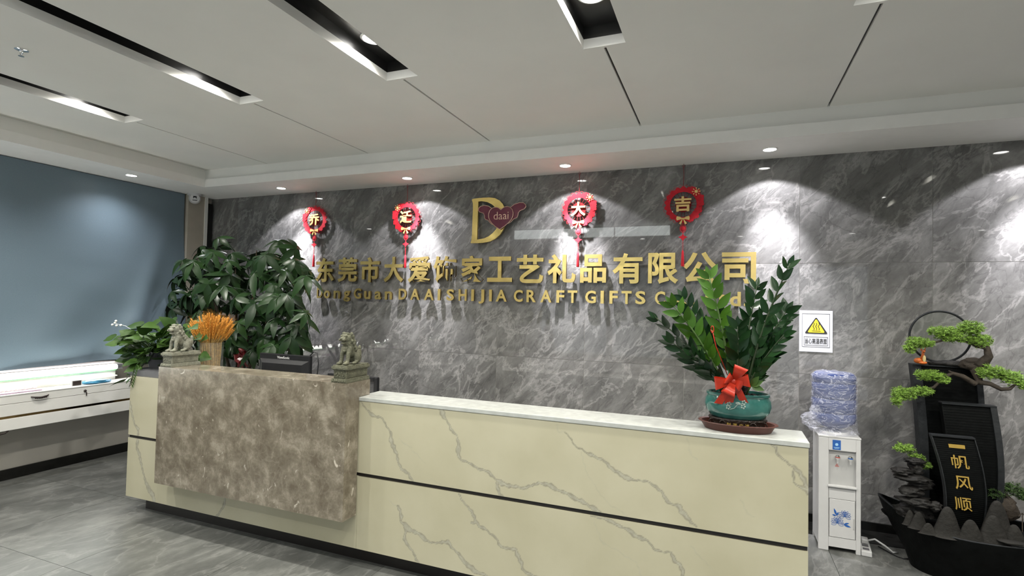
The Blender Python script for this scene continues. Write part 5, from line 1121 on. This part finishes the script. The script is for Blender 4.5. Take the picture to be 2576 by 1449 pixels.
tr.tube([(1.40, 4.04, 1.19), (1.44, 4.0, 1.205), (1.465, Y4, 1.25), (1.455, Y4, 1.30), (1.41, Y4, 1.31), (1.37, Y4, 1.33), (1.28, Y4, 1.345), (1.16, Y4, 1.305), (1.10, Y4, 1.28)], [.03, .032, .022, .018, .014, .010, .007, .005, .003], 10)
tr.tube([(1.40, 4.02, 1.18), (1.42, Y4, 1.10), (1.39, Y4-.02, 1.085), (1.33, Y4-.03, 1.125), (1.28, Y4-.03, 1.140), (1.24, Y4-.03, 1.115), (1.19, Y4-.03, 1.05), (1.12, Y4-.03, 1.02)], [.024, .018, .016, .014, .011, .009, .008, .004], 10)
tr.tube([(1.40, Y4-.01, 1.095), (1.46, Y4-.03, 1.09), (1.51, Y4-.03, 1.062), (1.55, Y4-.03, 1.068), (1.58, Y4-.03, 1.10)], [.016, .013, .012, .010, .005], 10)
tr.tube([(1.28, Y4-.03, 1.14), (1.26, Y4-.04, 1.155)], [.008, .004], 8).rock((1.405, 4.03, 1.195), (.065, .04, .04), 5, .5, 6)
obj('bonsai_trunk', tr, M['bark'], t, 2)
obj('small_trunk', MB().tube([(1.50, 3.93, .36), (1.545, 3.93, .43), (1.52, 3.93, .46), (1.48, 3.93, .465)], [.03, .022, .012, .006], 8).rock((1.52, 3.94, .38), (.06, .04, .07), 8, .4, 5), M['bark'], t, 2)
for i, (c, r) in enumerate([((1.06, 3.83, .625), (.050, .04, .018)), ((1.065, 3.85, .585), (.036, .05, .05)), ((.985, 3.80, .565), (.052, .045, .020)), ((1.03, 3.80, .530), (.085, .06, .022)), ((1.08, 3.82, .50), (.060, .05, .04)), ((1.03, 3.80, .455), (.060, .06, .03)), ((1.05, 3.78, .405), (.082, .06, .026)), ((1.07, 3.82, .345), (.075, .06, .05)), ((1.13, 3.74, .405), (.028, .03, .025)), ((1.02, 3.86, .32), (.05, .07, .04))]):
    obj('rock', MB().rock(c, r, i*1.7+.3, .45, 6, 3, 9), M['rock'], t, 2)
def hill(x, y, z0, h, w, d, sd=0):
    m = MB(); prof = []
    for i in range(13):
        u = i/12; prof.append((w*(u**.85), h*(math.cos(PI*u)*.5+.5)))
    vs = []; N = 28
    for r, z in prof:
        for j in range(N):
            a = 2*PI*j/N; k = 1+.06*noise.noise(Vector((math.cos(a)+sd, math.sin(a), z*9))); vs.append((x+r*k*math.cos(a), y+r*k*math.sin(a)*d, z0+z))
    fs = [(i*N+j, i*N+(j+1) % N, (i+1)*N+(j+1) % N, (i+1)*N+j) for i in range(12) for j in range(N)]
    return m.add(vs, fs)
for i, a in enumerate([(1.165, 3.68, .262, .165, .085, .55), (1.262, 3.665, .262, .115, .075, .4), (1.365, 3.68, .262, .15, .085, .5), (1.405, 3.74, .262, .215, .095, .5), (1.045, 3.72, .27, .095, .055, .5), (1.075, 3.67, .265, .06, .05, .4), (1.01, 3.745, .275, .085, .04, .5), (1.47, 3.72, .265, .10, .07, .5)]):
    obj('hill', hill(*a, sd=i), M['hill'], t, 2)
obj('water_basin', MB().prism_z([(p.x, p.y) for p in low_], .225, .2305), M['fount'], t)
obj('stepping_stone', MB().rock((1.43, 3.645, .292), (.062, .028, .010), 3, .3, 4), M['hill'], t, 2)
obj('tiny_tree', MB().tube([(1.505, 3.72, .33), (1.505, 3.72, .43)], .0022, 5).tube([(1.490, 3.72, .412), (1.505, 3.72, .432), (1.52, 3.72, .412)], .0028, 5), M['bark'], t)
# deer figurine on the top of the back sail
t = thing('deer_figurine', 'tiny orange glazed deer sitting on the fountain top beside the ring', 'figurine', (1.150, 4.06, 1.175))
m = MB().ell((1.142, 4.065, 1.198), (.026, .020, .018)).ell((1.160, 4.055, 1.187), (.024, .018, .011)).tube([(1.156, 4.06, 1.205), (1.163, 4.057, 1.235), (1.162, 4.055, 1.252)], [.012, .008, .007], 8).ell((1.163, 4.045, 1.257), (.0085, .014, .008)).ell((1.153, 4.056, 1.266), (.004, .003, .007), 8, 6).ell((1.173, 4.056, 1.266), (.004, .003, .007), 8, 6)
obj('body', m, M['deer'], t, 2)
obj('belly', MB().ell((1.166, 4.045, 1.212), (.009, .006, .022)), M['cream_belly'], t, 2)
obj('antlers', MB().tube([(1.159, 4.056, 1.264), (1.150, 4.056, 1.285), (1.153, 4.056, 1.30)], .0018, 5).tube([(1.167, 4.056, 1.264), (1.178, 4.056, 1.285), (1.176, 4.056, 1.30)], .0018, 5).tube([(1.153, 4.056, 1.28), (1.145, 4.056, 1.292)], .0015, 5).tube([(1.175, 4.056, 1.28), (1.184, 4.056, 1.29)], .0015, 5), M['deer'], t, 2)
# red-brown paper lying at the far right
t = obj('paper_packet', MB().box(1.60, 1.85, 3.98, 4.20, .002, .012), plain('pink_paper', (.42, .24, .22), .6, .2, 20), None, loc=(1.72, 4.09, 0)); tag(t, 'pinkish paper packet on the floor at the right edge beyond the boat fountain', 'packet')
